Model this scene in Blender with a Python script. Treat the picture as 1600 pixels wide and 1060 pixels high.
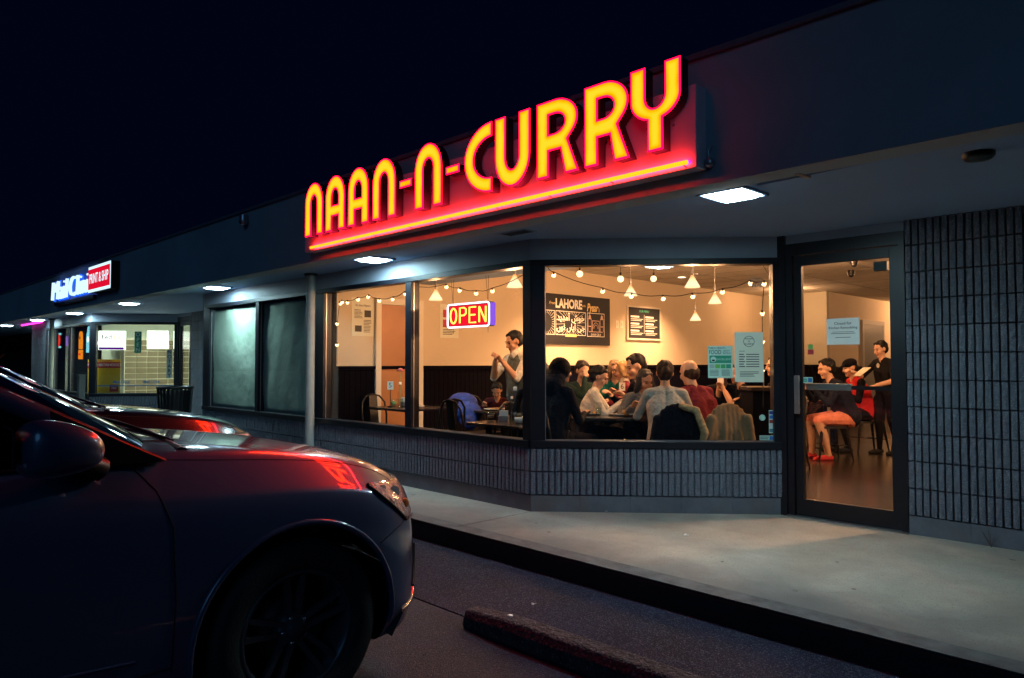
import bpy, bmesh, math, random
import numpy as np
from mathutils import Vector, Matrix
from mathutils.bvhtree import BVHTree
random.seed(7)
for o in list(bpy.data.objects): bpy.data.objects.remove(o)
SC = bpy.context.scene
COL = SC.collection
R = math.radians
PI = math.pi

# ------------------------------------------------------------------ camera
cd = bpy.data.cameras.new("camera"); cam = bpy.data.objects.new("camera", cd); COL.objects.link(cam)
cd.sensor_width = 36; cd.lens = 1142/1600*36; cd.clip_end = 600; cd.clip_start = .05
psi = R(44.252); pit = R(1.856)
fw = Vector((-math.cos(psi)*math.cos(pit), math.sin(psi)*math.cos(pit), math.sin(pit)))
cam.location = (0, 0, 1.287); cam.rotation_euler = fw.to_track_quat('-Z', 'Y').to_euler()
SC.camera = cam

# ------------------------------------------------------------------ night sky, one weak sun lamp standing for the sky glow and lot light
w = bpy.data.worlds.new("World"); SC.world = w; w.use_nodes = True
nt = w.node_tree; bg = nt.nodes['Background']
bg.inputs[0].default_value = (.07, .14, 1, 1); bg.inputs[1].default_value = .0062
sd = bpy.data.lights.new("lot_light", 'SUN'); sun = bpy.data.objects.new("lot_light", sd); COL.objects.link(sun)
sd.energy = .12; sd.angle = R(25); sd.color = (.16, .52, 1.0)
sun.rotation_euler = Vector((-.55, .75, -.42)).to_track_quat('-Z', 'Y').to_euler()
SC.view_settings.view_transform = 'Standard'; SC.view_settings.look = 'None'
SC.view_settings.exposure = 0; SC.view_settings.gamma = 1
SC.render.engine = 'CYCLES'
cy = SC.cycles
cy.use_denoising = True
cy.max_bounces = 8; cy.diffuse_bounces = 4; cy.glossy_bounces = 4; cy.transparent_max_bounces = 24; cy.transmission_bounces = 6
cy.sample_clamp_indirect = 6; cy.caustics_reflective = False; cy.caustics_refractive = False

# ------------------------------------------------------------------ materials
MATS = {}
def M(name, col=(.5, .5, .5), rough=.6, metal=0, noise=None, bump=None, coat=0, emit=None, es=1, spec=.5, speck=None, stain=None, sheen=0):
    """noise=(scale, amount) varies the base colour, speck=(scale, threshold, colour) adds grains, stain=(scale, colour, amount)"""
    if name in MATS: return MATS[name]
    m = bpy.data.materials.new(name); m.use_nodes = True; t = m.node_tree; N = t.nodes; L = t.links
    b = N['Principled BSDF']
    b.inputs['Base Color'].default_value = (*col, 1); b.inputs['Roughness'].default_value = rough; b.inputs['Metallic'].default_value = metal
    b.inputs['Specular IOR Level'].default_value = spec; b.inputs['Coat Weight'].default_value = coat; b.inputs['Coat Roughness'].default_value = .03
    if sheen: b.inputs['Sheen Weight'].default_value = sheen
    geo = N.new('ShaderNodeNewGeometry')
    cur = None
    if noise:
        n = N.new('ShaderNodeTexNoise'); n.inputs['Scale'].default_value = noise[0]; n.inputs['Detail'].default_value = 6; n.inputs['Roughness'].default_value = .65
        L.new(geo.outputs['Position'], n.inputs['Vector'])
        mr = N.new('ShaderNodeMapRange'); mr.inputs[1].default_value = .25; mr.inputs[2].default_value = .75; mr.inputs[3].default_value = 1-noise[1]; mr.inputs[4].default_value = 1+noise[1]
        L.new(n.outputs[0], mr.inputs[0])
        mx = N.new('ShaderNodeVectorMath'); mx.operation = 'SCALE'; mx.inputs[0].default_value = col; L.new(mr.outputs[0], mx.inputs['Scale']); cur = mx.outputs[0]
    def mixin(fac, c2):
        nonlocal cur
        mm = N.new('ShaderNodeMix'); mm.data_type = 'RGBA'; L.new(fac, mm.inputs[0])
        if cur is None: mm.inputs[6].default_value = (*col, 1)
        else: L.new(cur, mm.inputs[6])
        mm.inputs[7].default_value = (*c2, 1); cur = mm.outputs[2]
    if stain:
        n = N.new('ShaderNodeTexNoise'); n.inputs['Scale'].default_value = stain[0]; n.inputs['Detail'].default_value = 5; n.inputs['Distortion'].default_value = .6
        L.new(geo.outputs['Position'], n.inputs['Vector'])
        mr = N.new('ShaderNodeMapRange'); mr.inputs[1].default_value = .48; mr.inputs[2].default_value = .68; mr.inputs[3].default_value = 0; mr.inputs[4].default_value = stain[2]
        L.new(n.outputs[0], mr.inputs[0]); mixin(mr.outputs[0], stain[1])
    if speck:
        n = N.new('ShaderNodeTexVoronoi'); n.inputs['Scale'].default_value = speck[0]
        L.new(geo.outputs['Position'], n.inputs['Vector'])
        sp = N.new('ShaderNodeSeparateColor'); L.new(n.outputs['Color'], sp.inputs[0])
        g = N.new('ShaderNodeMath'); g.operation = 'GREATER_THAN'; g.inputs[1].default_value = speck[1]; L.new(sp.outputs[0], g.inputs[0]); mixin(g.outputs[0], speck[2])
    if cur is not None: L.new(cur, b.inputs['Base Color'])
    if bump:
        n = N.new('ShaderNodeTexNoise'); n.inputs['Scale'].default_value = bump[0]; n.inputs['Detail'].default_value = 4
        L.new(geo.outputs['Position'], n.inputs['Vector'])
        bp = N.new('ShaderNodeBump'); bp.inputs['Strength'].default_value = bump[1]; bp.inputs['Distance'].default_value = bump[2] if len(bump) > 2 else .01
        L.new(n.outputs[0], bp.inputs['Height']); L.new(bp.outputs[0], b.inputs['Normal'])
    if emit:
        b.inputs['Emission Color'].default_value = (*emit, 1); b.inputs['Emission Strength'].default_value = es
    MATS[name] = m
    return m

def painted_falloff():  # light falloff painted into the concrete colour, darker towards the curb
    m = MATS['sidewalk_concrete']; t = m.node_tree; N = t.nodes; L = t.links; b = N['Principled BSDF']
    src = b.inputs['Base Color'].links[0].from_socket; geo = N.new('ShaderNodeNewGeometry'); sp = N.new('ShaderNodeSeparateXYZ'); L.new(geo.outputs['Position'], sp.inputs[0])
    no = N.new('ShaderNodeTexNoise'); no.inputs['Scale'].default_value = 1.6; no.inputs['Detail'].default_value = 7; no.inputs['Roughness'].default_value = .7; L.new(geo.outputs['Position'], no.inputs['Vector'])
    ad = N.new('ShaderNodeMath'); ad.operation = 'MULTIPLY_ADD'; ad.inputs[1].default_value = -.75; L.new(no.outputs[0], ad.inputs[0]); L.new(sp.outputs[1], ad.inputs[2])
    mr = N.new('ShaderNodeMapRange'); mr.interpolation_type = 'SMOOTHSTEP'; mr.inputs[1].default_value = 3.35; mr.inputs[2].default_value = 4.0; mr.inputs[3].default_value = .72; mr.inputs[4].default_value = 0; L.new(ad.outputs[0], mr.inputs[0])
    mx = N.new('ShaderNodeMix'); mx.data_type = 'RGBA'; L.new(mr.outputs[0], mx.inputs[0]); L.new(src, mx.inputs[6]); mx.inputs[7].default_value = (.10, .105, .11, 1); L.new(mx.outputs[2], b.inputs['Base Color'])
def glass_mat(name, tint=(.93, .96, .95), rough=0.0, ior=1.45, boost=1.0):
    if name in MATS: return MATS[name]
    m = bpy.data.materials.new(name); m.use_nodes = True; t = m.node_tree; N = t.nodes; L = t.links
    for n in list(N): N.remove(n)
    out = N.new('ShaderNodeOutputMaterial'); mx = N.new('ShaderNodeMixShader'); tr = N.new('ShaderNodeBsdfTransparent'); gl = N.new('ShaderNodeBsdfGlossy'); lw = N.new('ShaderNodeLayerWeight'); pw = N.new('ShaderNodeMath'); fr = N.new('ShaderNodeMath')
    tr.inputs[0].default_value = (*tint, 1); gl.inputs['Roughness'].default_value = rough; lw.inputs[0].default_value = .5
    f0 = ((ior-1)/(ior+1))**2; pw.operation = 'POWER'; pw.inputs[1].default_value = 5; L.new(lw.outputs['Facing'], pw.inputs[0]); fr.operation = 'MULTIPLY_ADD'; fr.inputs[1].default_value = 1-f0; fr.inputs[2].default_value = f0; L.new(pw.outputs[0], fr.inputs[0])
    gl.inputs[0].default_value = (boost, boost, boost, 1)
    L.new(fr.outputs[0], mx.inputs[0]); L.new(tr.outputs[0], mx.inputs[1]); L.new(gl.outputs[0], mx.inputs[2]); L.new(mx.outputs[0], out.inputs[0])
    MATS[name] = m; return m
def emit_mat(name, col, s):
    if name in MATS: return MATS[name]
    m = bpy.data.materials.new(name); m.use_nodes = True; t = m.node_tree; N = t.nodes; L = t.links
    for n in list(N): N.remove(n)
    out = N.new('ShaderNodeOutputMaterial'); e = N.new('ShaderNodeEmission'); e.inputs[0].default_value = (*col, 1); e.inputs[1].default_value = s
    L.new(e.outputs[0], out.inputs[0]); MATS[name] = m; return m

def shade_mat():
    m = bpy.data.materials.new('pendant_glow'); m.use_nodes = True; t = m.node_tree; N = t.nodes; L = t.links
    for n in list(N): N.remove(n)
    out = N.new('ShaderNodeOutputMaterial'); e = N.new('ShaderNodeEmission'); tc = N.new('ShaderNodeTexCoord'); sp = N.new('ShaderNodeSeparateXYZ'); mr = N.new('ShaderNodeMapRange'); cr = N.new('ShaderNodeValToRGB')
    L.new(tc.outputs['Object'], sp.inputs[0]); L.new(sp.outputs[2], mr.inputs[0]); mr.inputs[1].default_value = 0; mr.inputs[2].default_value = .132
    el = cr.color_ramp.elements; el[0].position = 0; el[0].color = (1, .60, .28, 1); el[1].position = 1; el[1].color = (.9, .30, .07, 1)
    for p, c in ((.12, (1, .72, .42, 1)), (.5, (1, .66, .36, 1)), (.8, (1, .5, .2, 1))): q = el.new(p); q.color = c
    L.new(mr.outputs[0], cr.inputs[0]); L.new(cr.outputs[0], e.inputs[0]); e.inputs[1].default_value = 1.9; L.new(e.outputs[0], out.inputs[0]); MATS['pendant_glow'] = m
def setup_mats():
    M('sidewalk_concrete', (.37, .35, .30), .8, noise=(2.2, .22), bump=(140, .5, .006), stain=(.9, (.17, .18, .17), .75), speck=(260, .95, (.16, .16, .16)))
    M('curb_paint', (.018, .015, .016), .6, bump=(90, .5, .004), noise=(9, .4))
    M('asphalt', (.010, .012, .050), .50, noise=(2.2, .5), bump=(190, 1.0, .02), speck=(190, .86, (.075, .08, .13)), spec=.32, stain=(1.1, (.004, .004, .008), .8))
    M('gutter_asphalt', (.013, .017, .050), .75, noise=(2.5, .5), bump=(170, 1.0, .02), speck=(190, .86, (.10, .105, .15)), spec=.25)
    M('split_block', (.125, .14, .18), .9, noise=(35, .35), bump=(120, .9, .01), speck=(300, .90, (.30, .34, .42)))
    M('smooth_block', (.13, .14, .17), .85, noise=(6, .25), bump=(150, .3, .004), stain=(3, (.14, .12, .11), .6))
    M('mortar', (.05, .05, .055), .9)
    M('stucco', (.40, .44, .48), .85, noise=(.9, .16), stain=(.5, (.30, .33, .36), .6), bump=(60, .15, .003))
    M('soffit_paint', (.29, .42, .64), .75, noise=(.7, .06), bump=(90, .1, .002))
    M('header_paint', (.26, .30, .38), .55, noise=(4, .08))
    M('bronze', (.007, .008, .014), .42, metal=.2, noise=(12, .2))
    M('alu', (.45, .46, .48), .35, metal=.9)
    M('roof_dark', (.012, .012, .014), .9, noise=(5, .4), bump=(40, .5))
    M('pole_paint', (.36, .37, .35), .55, noise=(12, .12))
    M('black_plastic', (.01, .01, .011), .4)
    M('black_rough', (.008, .008, .009), .8)
    M('rubber', (.012, .012, .013), .75, bump=(80, .3))
    M('rim', (.06, .065, .08), .35, metal=.4)
    M('int_wall', (.46, .43, .34), .8, noise=(1.5, .06))
    M('int_wall_warm', (.66, .55, .40), .8, noise=(1.5, .06))
    M('wainscot', (.0022, .0016, .0045), .8, spec=.06)
    M('ceiling_tile', (.62, .58, .5), .9, bump=(200, .3, .003), noise=(3, .05))
    M('ceiling_grid', (.35, .33, .3), .6)
    M('floor_int', (.035, .026, .022), .25, noise=(3, .35), stain=(1.6, (.02, .015, .012), .7))
    M('door_wood', (.42, .17, .06), .4, noise=(2, .2))
    M('trim_paint', (.72, .66, .55), .5)
    M('grey_door', (.16, .17, .17), .5)
    M('kraft', (.70, .76, .62), .85, noise=(4, .1), bump=(6, .7, .03))
    M('white_paper', (.8, .8, .76), .8)
    M('warm_paper', (.76, .76, .62), .8)
    M('ink', (.03, .03, .03), .8)
    M('chalkboard', (.014, .014, .018), .6, noise=(8, .3))
    M('chalk', (.85, .82, .74), .8)
    M('gold_chalk', (.8, .6, .25), .8)
    M('table_top', (.03, .022, .02), .25, noise=(10, .2))
    M('metal_black', (.02, .02, .022), .35, metal=.6)
    M('ceramic', (.8, .78, .74), .25)
    M('food', (.5, .26, .08), .6, noise=(40, .5))
    M('wire', (.01, .01, .01), .6)
    glass_mat('window_glass'); glass_mat('clear_glass', (.95, .97, .96))
    glass_mat('car_glass', (.04, .045, .05), boost=1)
    e = emit_mat
    e('canopy_lens', (.75, .96, 1.0), 30)
    shade_mat()
    e('bulb_glow', (1, .62, .30), 5.5)
    e('globe_glow', (1, .66, .34), 3.0)
    e('down_glow', (1, .75, .5), 8)
    e('neon_tube', (1, .029, .0007), 25)
    e('trim_red', (1, .001, .03), 6); e('added_red_glow', (1, .001, .12), 34)
    e('open_white', (1, .78, .95), 3.0); e('open_yellow', (1, .78, .10), 2.4); e('open_red', (1, .01, .03), 1.2)
    e('halo_violet', (.35, .12, 1), 1.0)
    e('sign_white', (.62, .88, 1), 1.25); e('sign_blue', (.01, .10, 1), 1.6); e('sign_crimson', (.75, .005, .03), 1.0)
    e('lit_white', (.93, 1, .88), 2.6); e('lit_purple', (.12, .01, .3), .8); e('lit_orange', (1, .28, .01), 1.6); e('lit_cyan', (.3, .85, 1), 1.5)
    e('tube_cool', (.90, 1, .74), 130); e('lit_red', (1, .03, .02), 1.6); e('magenta_neon', (1, .03, .45), 5)
setup_mats(); painted_falloff()

# ------------------------------------------------------------------ object helpers
def setp(o, label=None, cat=None, group=None, kind=None):
    if label: o['label'] = label
    if cat: o['category'] = cat
    if group: o['group'] = group
    if kind: o['kind'] = kind
    return o
def thing(name, label, cat, loc=(0, 0, 0), rz=0, group=None):
    o = bpy.data.objects.new(name, None); COL.objects.link(o); o.empty_display_size = .1
    o.location = loc; o.rotation_euler = (0, 0, rz)
    return setp(o, label, cat, group)
class MB:
    """collects shapes; build() links them as one mesh object"""
    def __init__(s): s.v = []; s.f = []; s.m = []; s.sm = []
    def add(s, vs, fs, mi=0, smooth=False):
        b = len(s.v); s.v += [tuple(v) for v in vs]; s.f += [tuple(b+i for i in f) for f in fs]; s.m += [mi]*len(fs); s.sm += [smooth]*len(fs); return s
    def box(s, x0, x1, y0, y1, z0, z1, mi=0):
        return s.add([(x0, y0, z0), (x1, y0, z0), (x1, y1, z0), (x0, y1, z0), (x0, y0, z1), (x1, y0, z1), (x1, y1, z1), (x0, y1, z1)],
                     [(0, 3, 2, 1), (4, 5, 6, 7), (0, 1, 5, 4), (1, 2, 6, 5), (2, 3, 7, 6), (3, 0, 4, 7)], mi)
    def quadbar(s, p, q, u, vdir, wu, wv, mi=0):
        p = Vector(p); q = Vector(q); u = Vector(u).normalized()*wu/2; vdir = Vector(vdir).normalized()*wv/2
        c = [p-u-vdir, p+u-vdir, p+u+vdir, p-u+vdir, q-u-vdir, q+u-vdir, q+u+vdir, q-u+vdir]
        return s.add(c, [(0, 3, 2, 1), (4, 5, 6, 7), (0, 1, 5, 4), (1, 2, 6, 5), (2, 3, 7, 6), (3, 0, 4, 7)], mi)
    def tube(s, pts, r, n=8, mi=0, cap=True, closed=False):
        pts = [Vector(p) for p in pts]; rs = r if isinstance(r, (list, tuple)) else [r]*len(pts); rings = []; up = None
        for i, p in enumerate(pts):
            if closed: d = pts[(i+1) % len(pts)]-pts[i-1]
            else: d = (pts[min(i+1, len(pts)-1)]-pts[max(i-1, 0)])
            d = d.normalized() if d.length > 1e-9 else Vector((0, 0, 1))
            if up is None: up = Vector((0, 0, 1)) if abs(d.z) < .9 else Vector((1, 0, 0))
            a = d.cross(up).normalized(); b = a.cross(d).normalized(); up = b
            rings.append([p+(a*math.cos(2*PI*k/n)+b*math.sin(2*PI*k/n))*rs[i] for k in range(n)])
        vs = [v for rg in rings for v in rg]; fs = []; K = len(pts)
        for i in range(K if closed else K-1):
            j = (i+1) % K
            for k in range(n): fs.append((i*n+k, i*n+(k+1) % n, j*n+(k+1) % n, j*n+k))
        s.add(vs, fs, mi, True)
        if cap and not closed: s.add(rings[0], [tuple(range(n))[::-1]], mi); s.add(rings[-1], [tuple(range(n))], mi)
        return s
    def lathe(s, prof, c=(0, 0, 0), n=20, mi=0, axis='z', sm=True, cap=True):
        c = Vector(c); vs = []; fs = []
        for (r, z) in prof:
            for k in range(n):
                a = 2*PI*k/n
                if axis == 'z': vs.append(c+Vector((r*math.cos(a), r*math.sin(a), z)))
                elif axis == 'x': vs.append(c+Vector((z, r*math.cos(a), r*math.sin(a))))
                else: vs.append(c+Vector((r*math.sin(a), z, r*math.cos(a))))
        for i in range(len(prof)-1):
            for k in range(n): fs.append((i*n+k, i*n+(k+1) % n, (i+1)*n+(k+1) % n, (i+1)*n+k))
        s.add(vs, fs, mi, sm)
        if cap and prof[0][0] > 1e-6: s.add(vs[:n], [tuple(range(n))[::-1]], mi)
        if cap and prof[-1][0] > 1e-6: s.add(vs[-n:], [tuple(range(n))], mi)
        return s
    def ball(s, c, r, n=10, m=6, mi=0, sc=(1, 1, 1)):
        vs = [Vector(c)+Vector((0, 0, -r*sc[2]))]; fs = []
        for i in range(1, m):
            t = PI*i/m
            for k in range(n):
                a = 2*PI*k/n; vs.append(Vector(c)+Vector((r*sc[0]*math.sin(t)*math.cos(a), r*sc[1]*math.sin(t)*math.sin(a), -r*sc[2]*math.cos(t))))
        vs.append(Vector(c)+Vector((0, 0, r*sc[2])))
        for k in range(n):
            fs.append((0, 1+(k+1) % n, 1+k)); T = 1+(m-2)*n; fs.append((T+k, T+(k+1) % n, len(vs)-1))
            for i in range(m-2): a = 1+i*n; fs.append((a+k, a+(k+1) % n, a+n+(k+1) % n, a+n+k))
        return s.add(vs, fs, mi, True)
    def prism(s, poly, y0, y1, mi=0):   # poly in xz, extruded along y
        n = len(poly); vs = [(x, y0, z) for x, z in poly]+[(x, y1, z) for x, z in poly]
        return s.add(vs, [tuple(range(n)), tuple(range(n, 2*n))[::-1]]+[(k, n+k, n+(k+1) % n, (k+1) % n) for k in range(n)], mi)
    def rot(s, mat):
        s.v = [tuple(mat @ Vector(v)) for v in s.v]; return s
    def mesh(s, name, mats):
        me = bpy.data.meshes.new(name); me.from_pydata(s.v, [], s.f)
        for m in (mats if isinstance(mats, (list, tuple)) else [mats]): me.materials.append(MATS[m] if isinstance(m, str) else m)
        me.polygons.foreach_set('material_index', s.m); me.polygons.foreach_set('use_smooth', s.sm)
        bm = bmesh.new(); bm.from_mesh(me); bmesh.ops.recalc_face_normals(bm, faces=bm.faces); bm.to_mesh(me); bm.free(); me.update()
        return me
    def build(s, name, mats, parent=None, world=False, bevel=0, **kw):
        if world and parent is not None:
            s.rot((Matrix.Translation(parent.location) @ parent.rotation_euler.to_matrix().to_4x4()).inverted())
        o = bpy.data.objects.new(name, s.mesh(name, mats)); COL.objects.link(o); o.parent = parent
        if bevel: b = o.modifiers.new('bevel', 'BEVEL'); b.width = bevel; b.segments = 2; b.limit_method = 'ANGLE'
        return setp(o, **kw)
def link(name, me, parent=None, loc=(0, 0, 0), rot=(0, 0, 0), sc=(1, 1, 1), **kw):
    o = bpy.data.objects.new(name, me); COL.objects.link(o); o.parent = parent; o.location = loc; o.rotation_euler = rot; o.scale = sc
    return setp(o, **kw)
def copy_tree(root, loc=None, rz=None, label=None, parent=None):
    c = root.copy(); COL.objects.link(c)
    if parent is not None: c.parent = parent
    if loc is not None: c.location = loc
    if rz is not None: c.rotation_euler = (0, 0, rz)
    if label: c['label'] = label
    for ch in list(root.children): copy_tree(ch, parent=c)
    return c
def evaluated_mesh(o, name=None):
    dg = bpy.context.evaluated_depsgraph_get(); dg.update()
    me = bpy.data.meshes.new_from_object(o.evaluated_get(dg)); me.name = name or o.name; return me
def text_mesh(s, size, depth=.001, mat='ink', align='CENTER', shear=0, sx=1, offset=0, bold=0):
    c = bpy.data.curves.new('t', 'FONT'); c.body = s; c.size = size; c.extrude = depth/2; c.align_x = align; c.align_y = 'CENTER'; c.shear = shear; c.offset = bold
    c.resolution_u = 3
    o = bpy.data.objects.new('t', c); COL.objects.link(o); me = evaluated_mesh(o, 'lettering'); bpy.data.objects.remove(o); bpy.data.curves.remove(c)
    me.materials.clear(); me.materials.append(MATS[mat])
    if sx != 1: me.transform(Matrix.Diagonal((sx, 1, 1, 1)))
    return me
def text(s, size, loc, rz, parent=None, mat='ink', name='lettering', **kw):
    """upright lettering; at rz=0 it faces -Y and reads along +X"""
    me = text_mesh(s, size, mat=mat, **kw); me.transform(Matrix.Rotation(PI/2, 4, 'X'))
    return link(name, me, parent, loc, (0, 0, rz))

ZS = 2.371; YF = 3.854; YW = 4.566; YR = 6.015; YC = 3.652
A = Vector((-4.459, 4.566, 0)); CU = Vector((.742, .670, 0)); CN = Vector((-.670, .742, 0)); CANG = math.atan2(.670, .742); CL = 2.162
def chp(s, z, off=0): v = A+CU*s+CN*off; return (v.x, v.y, z)

# ================================================================== SETTING: ground
def ground():
    MB().box(-120, 60, -60, 2.72, -.35, -.15).build('asphalt_lot', 'asphalt', kind='structure')
    MB().box(-120, 60, 2.728, YC-.004, -.35, -.146).build('gutter_strip', 'gutter_asphalt', kind='structure')
    MB().box(-120, 60, YC, YC+.15, -.35, -.003).build('curb', 'curb_paint', kind='structure', bevel=.02)
    st = MB()
    xs = [-38.5, -33.5, -28.5, -23.6, -18.7, -13.9, -9.1, -4.45, .5, 5.2, 10]
    root = bpy.data.objects.new('sidewalk', None); COL.objects.link(root); setp(root, kind='structure')
    for a, b in zip(xs[:-1], xs[1:]):
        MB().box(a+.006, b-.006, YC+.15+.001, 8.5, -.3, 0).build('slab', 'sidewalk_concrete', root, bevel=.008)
        MB().box(a+.006, b-.006, YC+.004, YC+.1505, -.004, .0005).build('slab_edge', M('kerb_top', (.11, .115, .12), .85, noise=(7, .5), bump=(120, .8, .008)), root)
    m = MB(); rg = random.Random(12)
    for k in range(16):
        x = rg.uniform(-6, .8); yy = rg.uniform(YC+.2, 5.9); r_ = rg.uniform(.006, .022); q = [(x+r_*rg.uniform(.7, 1.2)*math.cos(2*PI*j/9), yy+r_*rg.uniform(.7, 1.2)*math.sin(2*PI*j/9)) for j in range(9)]
        if yy < 4.5 or x > -2.7: m.add([(a, b, .0012) for a, b in q]+[(a, b, -.003) for a, b in q], [tuple(range(9))]+[(j, (j+1) % 9, 9+(j+1) % 9, 9+j) for j in range(9)])
    m.build('gum_spots', M('gum', (.16, .155, .14), .8), kind='stuff')
    # worn stall line and crack
    m = MB()
    for i in range(60):
        y = 1.2+random.random()*1.9; x = -1.26+random.gauss(0, .03)
        r = .006+random.random()*.012; m.box(x-r, x+r, y-r*1.5, y+r*1.5, -.15, -.1415 if y > 2.72 else -.1465)
    m.build('worn_stall_line', M('worn_paint', (.4, .4, .38), .8), kind='stuff')
ground()

# ================================================================== block walls
def rib_block(seed, ribs=8, W=.4, H=.1975, D=.05):
    rnd = random.Random(seed); b = MB(); p = W/ribs; g = .0135
    b.box(0, W, .020, D, 0, H)
    for k in range(ribs):
        x0 = k*p+g/2; x1 = (k+1)*p-g/2; fr = .018+rnd.uniform(-.001, .0015)
        nz = 4; xs = [x0, (x0+x1)/2, x1]; vs = []
        for j in range(nz+1):
            z = .003+(H-.006)*j/nz
            for i, x in enumerate(xs): vs.append((x+(rnd.uniform(-.0009, .0009) if i != 1 else 0), -fr+rnd.uniform(-.0035, .0035)+(0.003 if i != 1 else 0), z))
        fs = []
        for j in range(nz):
            for i in range(2): a = j*3+i; fs.append((a, a+1, a+4, a+3))
        n0 = len(vs)
        for j in range(nz+1):
            z = .003+(H-.006)*j/nz; vs += [(x0, .0195, z), (x1, .0195, z)]
        for j in range(nz):
            a = j*3; c = n0+j*2; fs.append((c, a, a+3, c+2)); fs.append((a+2, c+1, c+3, a+5))
        fs.append((n0, n0+1, 2, 1, 0)); t = nz*3; fs.append((t, t+1, t+2, n0+nz*2+1, n0+nz*2))
        b.add(vs, fs)
    return b.mesh('block', 'split_block')
RIBS = [rib_block(i) for i in range(5)]
def plain_block(H=.1975, W=.4, D=.05):
    return MB().box(.002, W-.002, -.006, D, 0, H).mesh('block', 'smooth_block')
PLAIN = plain_block(); BASEB = plain_block(.139)
def block_wall(name, label, p0, ang, L, courses, base=True, plain=False, group=None, thick=.2, top=None, backmat='mortar'):
    """p0 = left bottom corner of the face seen from outside, ang = direction of the wall, outside is to the right (-normal)"""
    t = thing(name, label, 'wall', p0, ang, group)
    h = .144+.2032*courses if base else .2032*courses
    MB().box(.001, L-.001, .045, thick, -.25, (top or h)).build('backing', backmat, t)
    n = max(1, round(L/.4064)); pw = L/n; sx = pw/.404
    if base:
        for k in range(n): link('base_block', BASEB, t, (k*pw-.0005, 0, .0), sc=(pw/.3975, 1, 1))
    for c in range(courses):
        z = (.144 if base else 0)+c*.2032+.002
        off = 0 if c % 2 == 0 else .5
        ks = range(n) if off == 0 or not plain else range(n)
        for k in ks: link('block', (PLAIN if plain else RIBS[(k*3+c*7+k*c) % 5]), t, (k*pw, 0, z), sc=(sx, 1, 1))
    return t
WFL = -11.65
block_wall('low_block_wall', 'low ribbed block wall under the papered and string-lit front windows', (WFL, YW, 0), 0, A.x-WFL, 2)
block_wall('low_block_wall', 'low ribbed block wall under the angled dining window beside the glass door', (A.x, A.y, 0), CANG, CL-.01, 2)
block_wall('block_wall', 'tall ribbed split-face block wall right of the glass restaurant door', (-1.885, YR, 0), 0, 3.25, 11)
block_wall('block_wall', 'plain block wall recessed between the mail shop door and papered windows', (-16.05, YR, 0), 0, 4.4, 11, plain=True)
block_wall('low_block_wall', 'low ribbed block wall under the mail shop bay window behind the bin', (-17.9, 4.566, 0), math.atan2(1.449, 1.06), 1.795, 2)
block_wall('low_block_wall', 'low ribbed block wall under the far mail shop front windows', (-22.0, YW, 0), 0, 4.1, 2)
block_wall('block_wall', 'far block pier left of the mail shop windows', (-23.6, YW, 0), 0, 1.6, 11, plain=True)

# return walls and masses that close the building
def solid(name, label, cat, mat, *b):
    m = MB()
    for q in b: m.box(*q)
    return setp(m.build(name, mat), label, cat)
solid('end_wall', 'short return wall at the left end of the papered window bay', 'wall', 'stucco', (WFL-.12, WFL-.002, YW+.02, YR+.2, -.2, ZS-.002))
solid('end_wall', 'dark unlit shopfront mass at the far left end of the strip', 'wall', 'black_rough', (-60, -23.602, YR, YR+.3, -.2, ZS-.002))

# ================================================================== canopy: soffit, fascia, roof
def canopy():
    s = MB().box(-60, 1.32, YF+.03, YR+.3, ZS, ZS+.05); s.build('soffit', 'soffit_paint', kind='structure')
    MB().box(1.3205, 9, YF+.03, YR+.3, ZS, ZS+.05).build('soffit', 'soffit_paint', kind='structure')
    t = thing('fascia_wall', 'long pale stucco canopy fascia carrying the lit restaurant sign', 'fascia', (0, YF, ZS))
    for a, b in ((-60, -44), (-44, -30), (-30, -21), (-21, -12.5), (-12.5, -5.6), (-5.6, 9)):
        MB().box(a+.003, b-.003, YF, YF+.2, ZS-.02, 3.12).build('panel', 'stucco', t, world=True, bevel=.004)
    MB().box(-60, 9, YF-.025, YF+.24, 3.121, 3.155).build('coping', M('coping_paint', (.16, .17, .2), .5), t, world=True)
    m = MB(); m.add([(-60, YF+.03, 3.156), (9, YF+.03, 3.156), (9, 7.5, 4.4), (-60, 7.5, 4.4), (-60, 7.5, 3.0), (9, 7.5, 3.0)], [(0, 1, 2, 3), (3, 2, 5, 4)])
    m.build('roof', 'roof_dark', kind='structure')
    # side wall of the canopy beam above the storefronts
    # small things on the fascia
    j = thing('junction_box', 'small round conduit box on the fascia at the right end of the sign', 'junction box', (-2.26, YF, 2.47))
    MB().lathe([(.03, 0), (.03, -.03), (.022, -.045), (0, -.047)], axis='y', n=16).build('box_body', 'alu', j)
    MB().tube([(0, -.02, .02), (.0, -.03, .07), (.01, -.01, .1)], .006).build('conduit', 'alu', j)
    d = thing('sensor', 'small dark disc sensor under the soffit at far right', 'sensor', (-1.0, 4.34, ZS))
    MB().lathe([(.075, 0), (.075, -.02), (.06, -.035), (0, -.037)], n=24).build('sensor_body', 'black_plastic', d)
    c = thing('security_camera', 'small round camera on the fascia left of the sign', 'camera', (-8.55, YF-.05, 3.02))
    MB().lathe([(.05, .05), (.05, 0), (.06, -.04), (.04, -.07), (0, -.075)], n=16, axis='z').build('camera_body', 'alu', c)
    MB().box(-.02, .02, 0, .06, -.01, .03).build('bracket', 'alu', c)
canopy()
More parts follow.
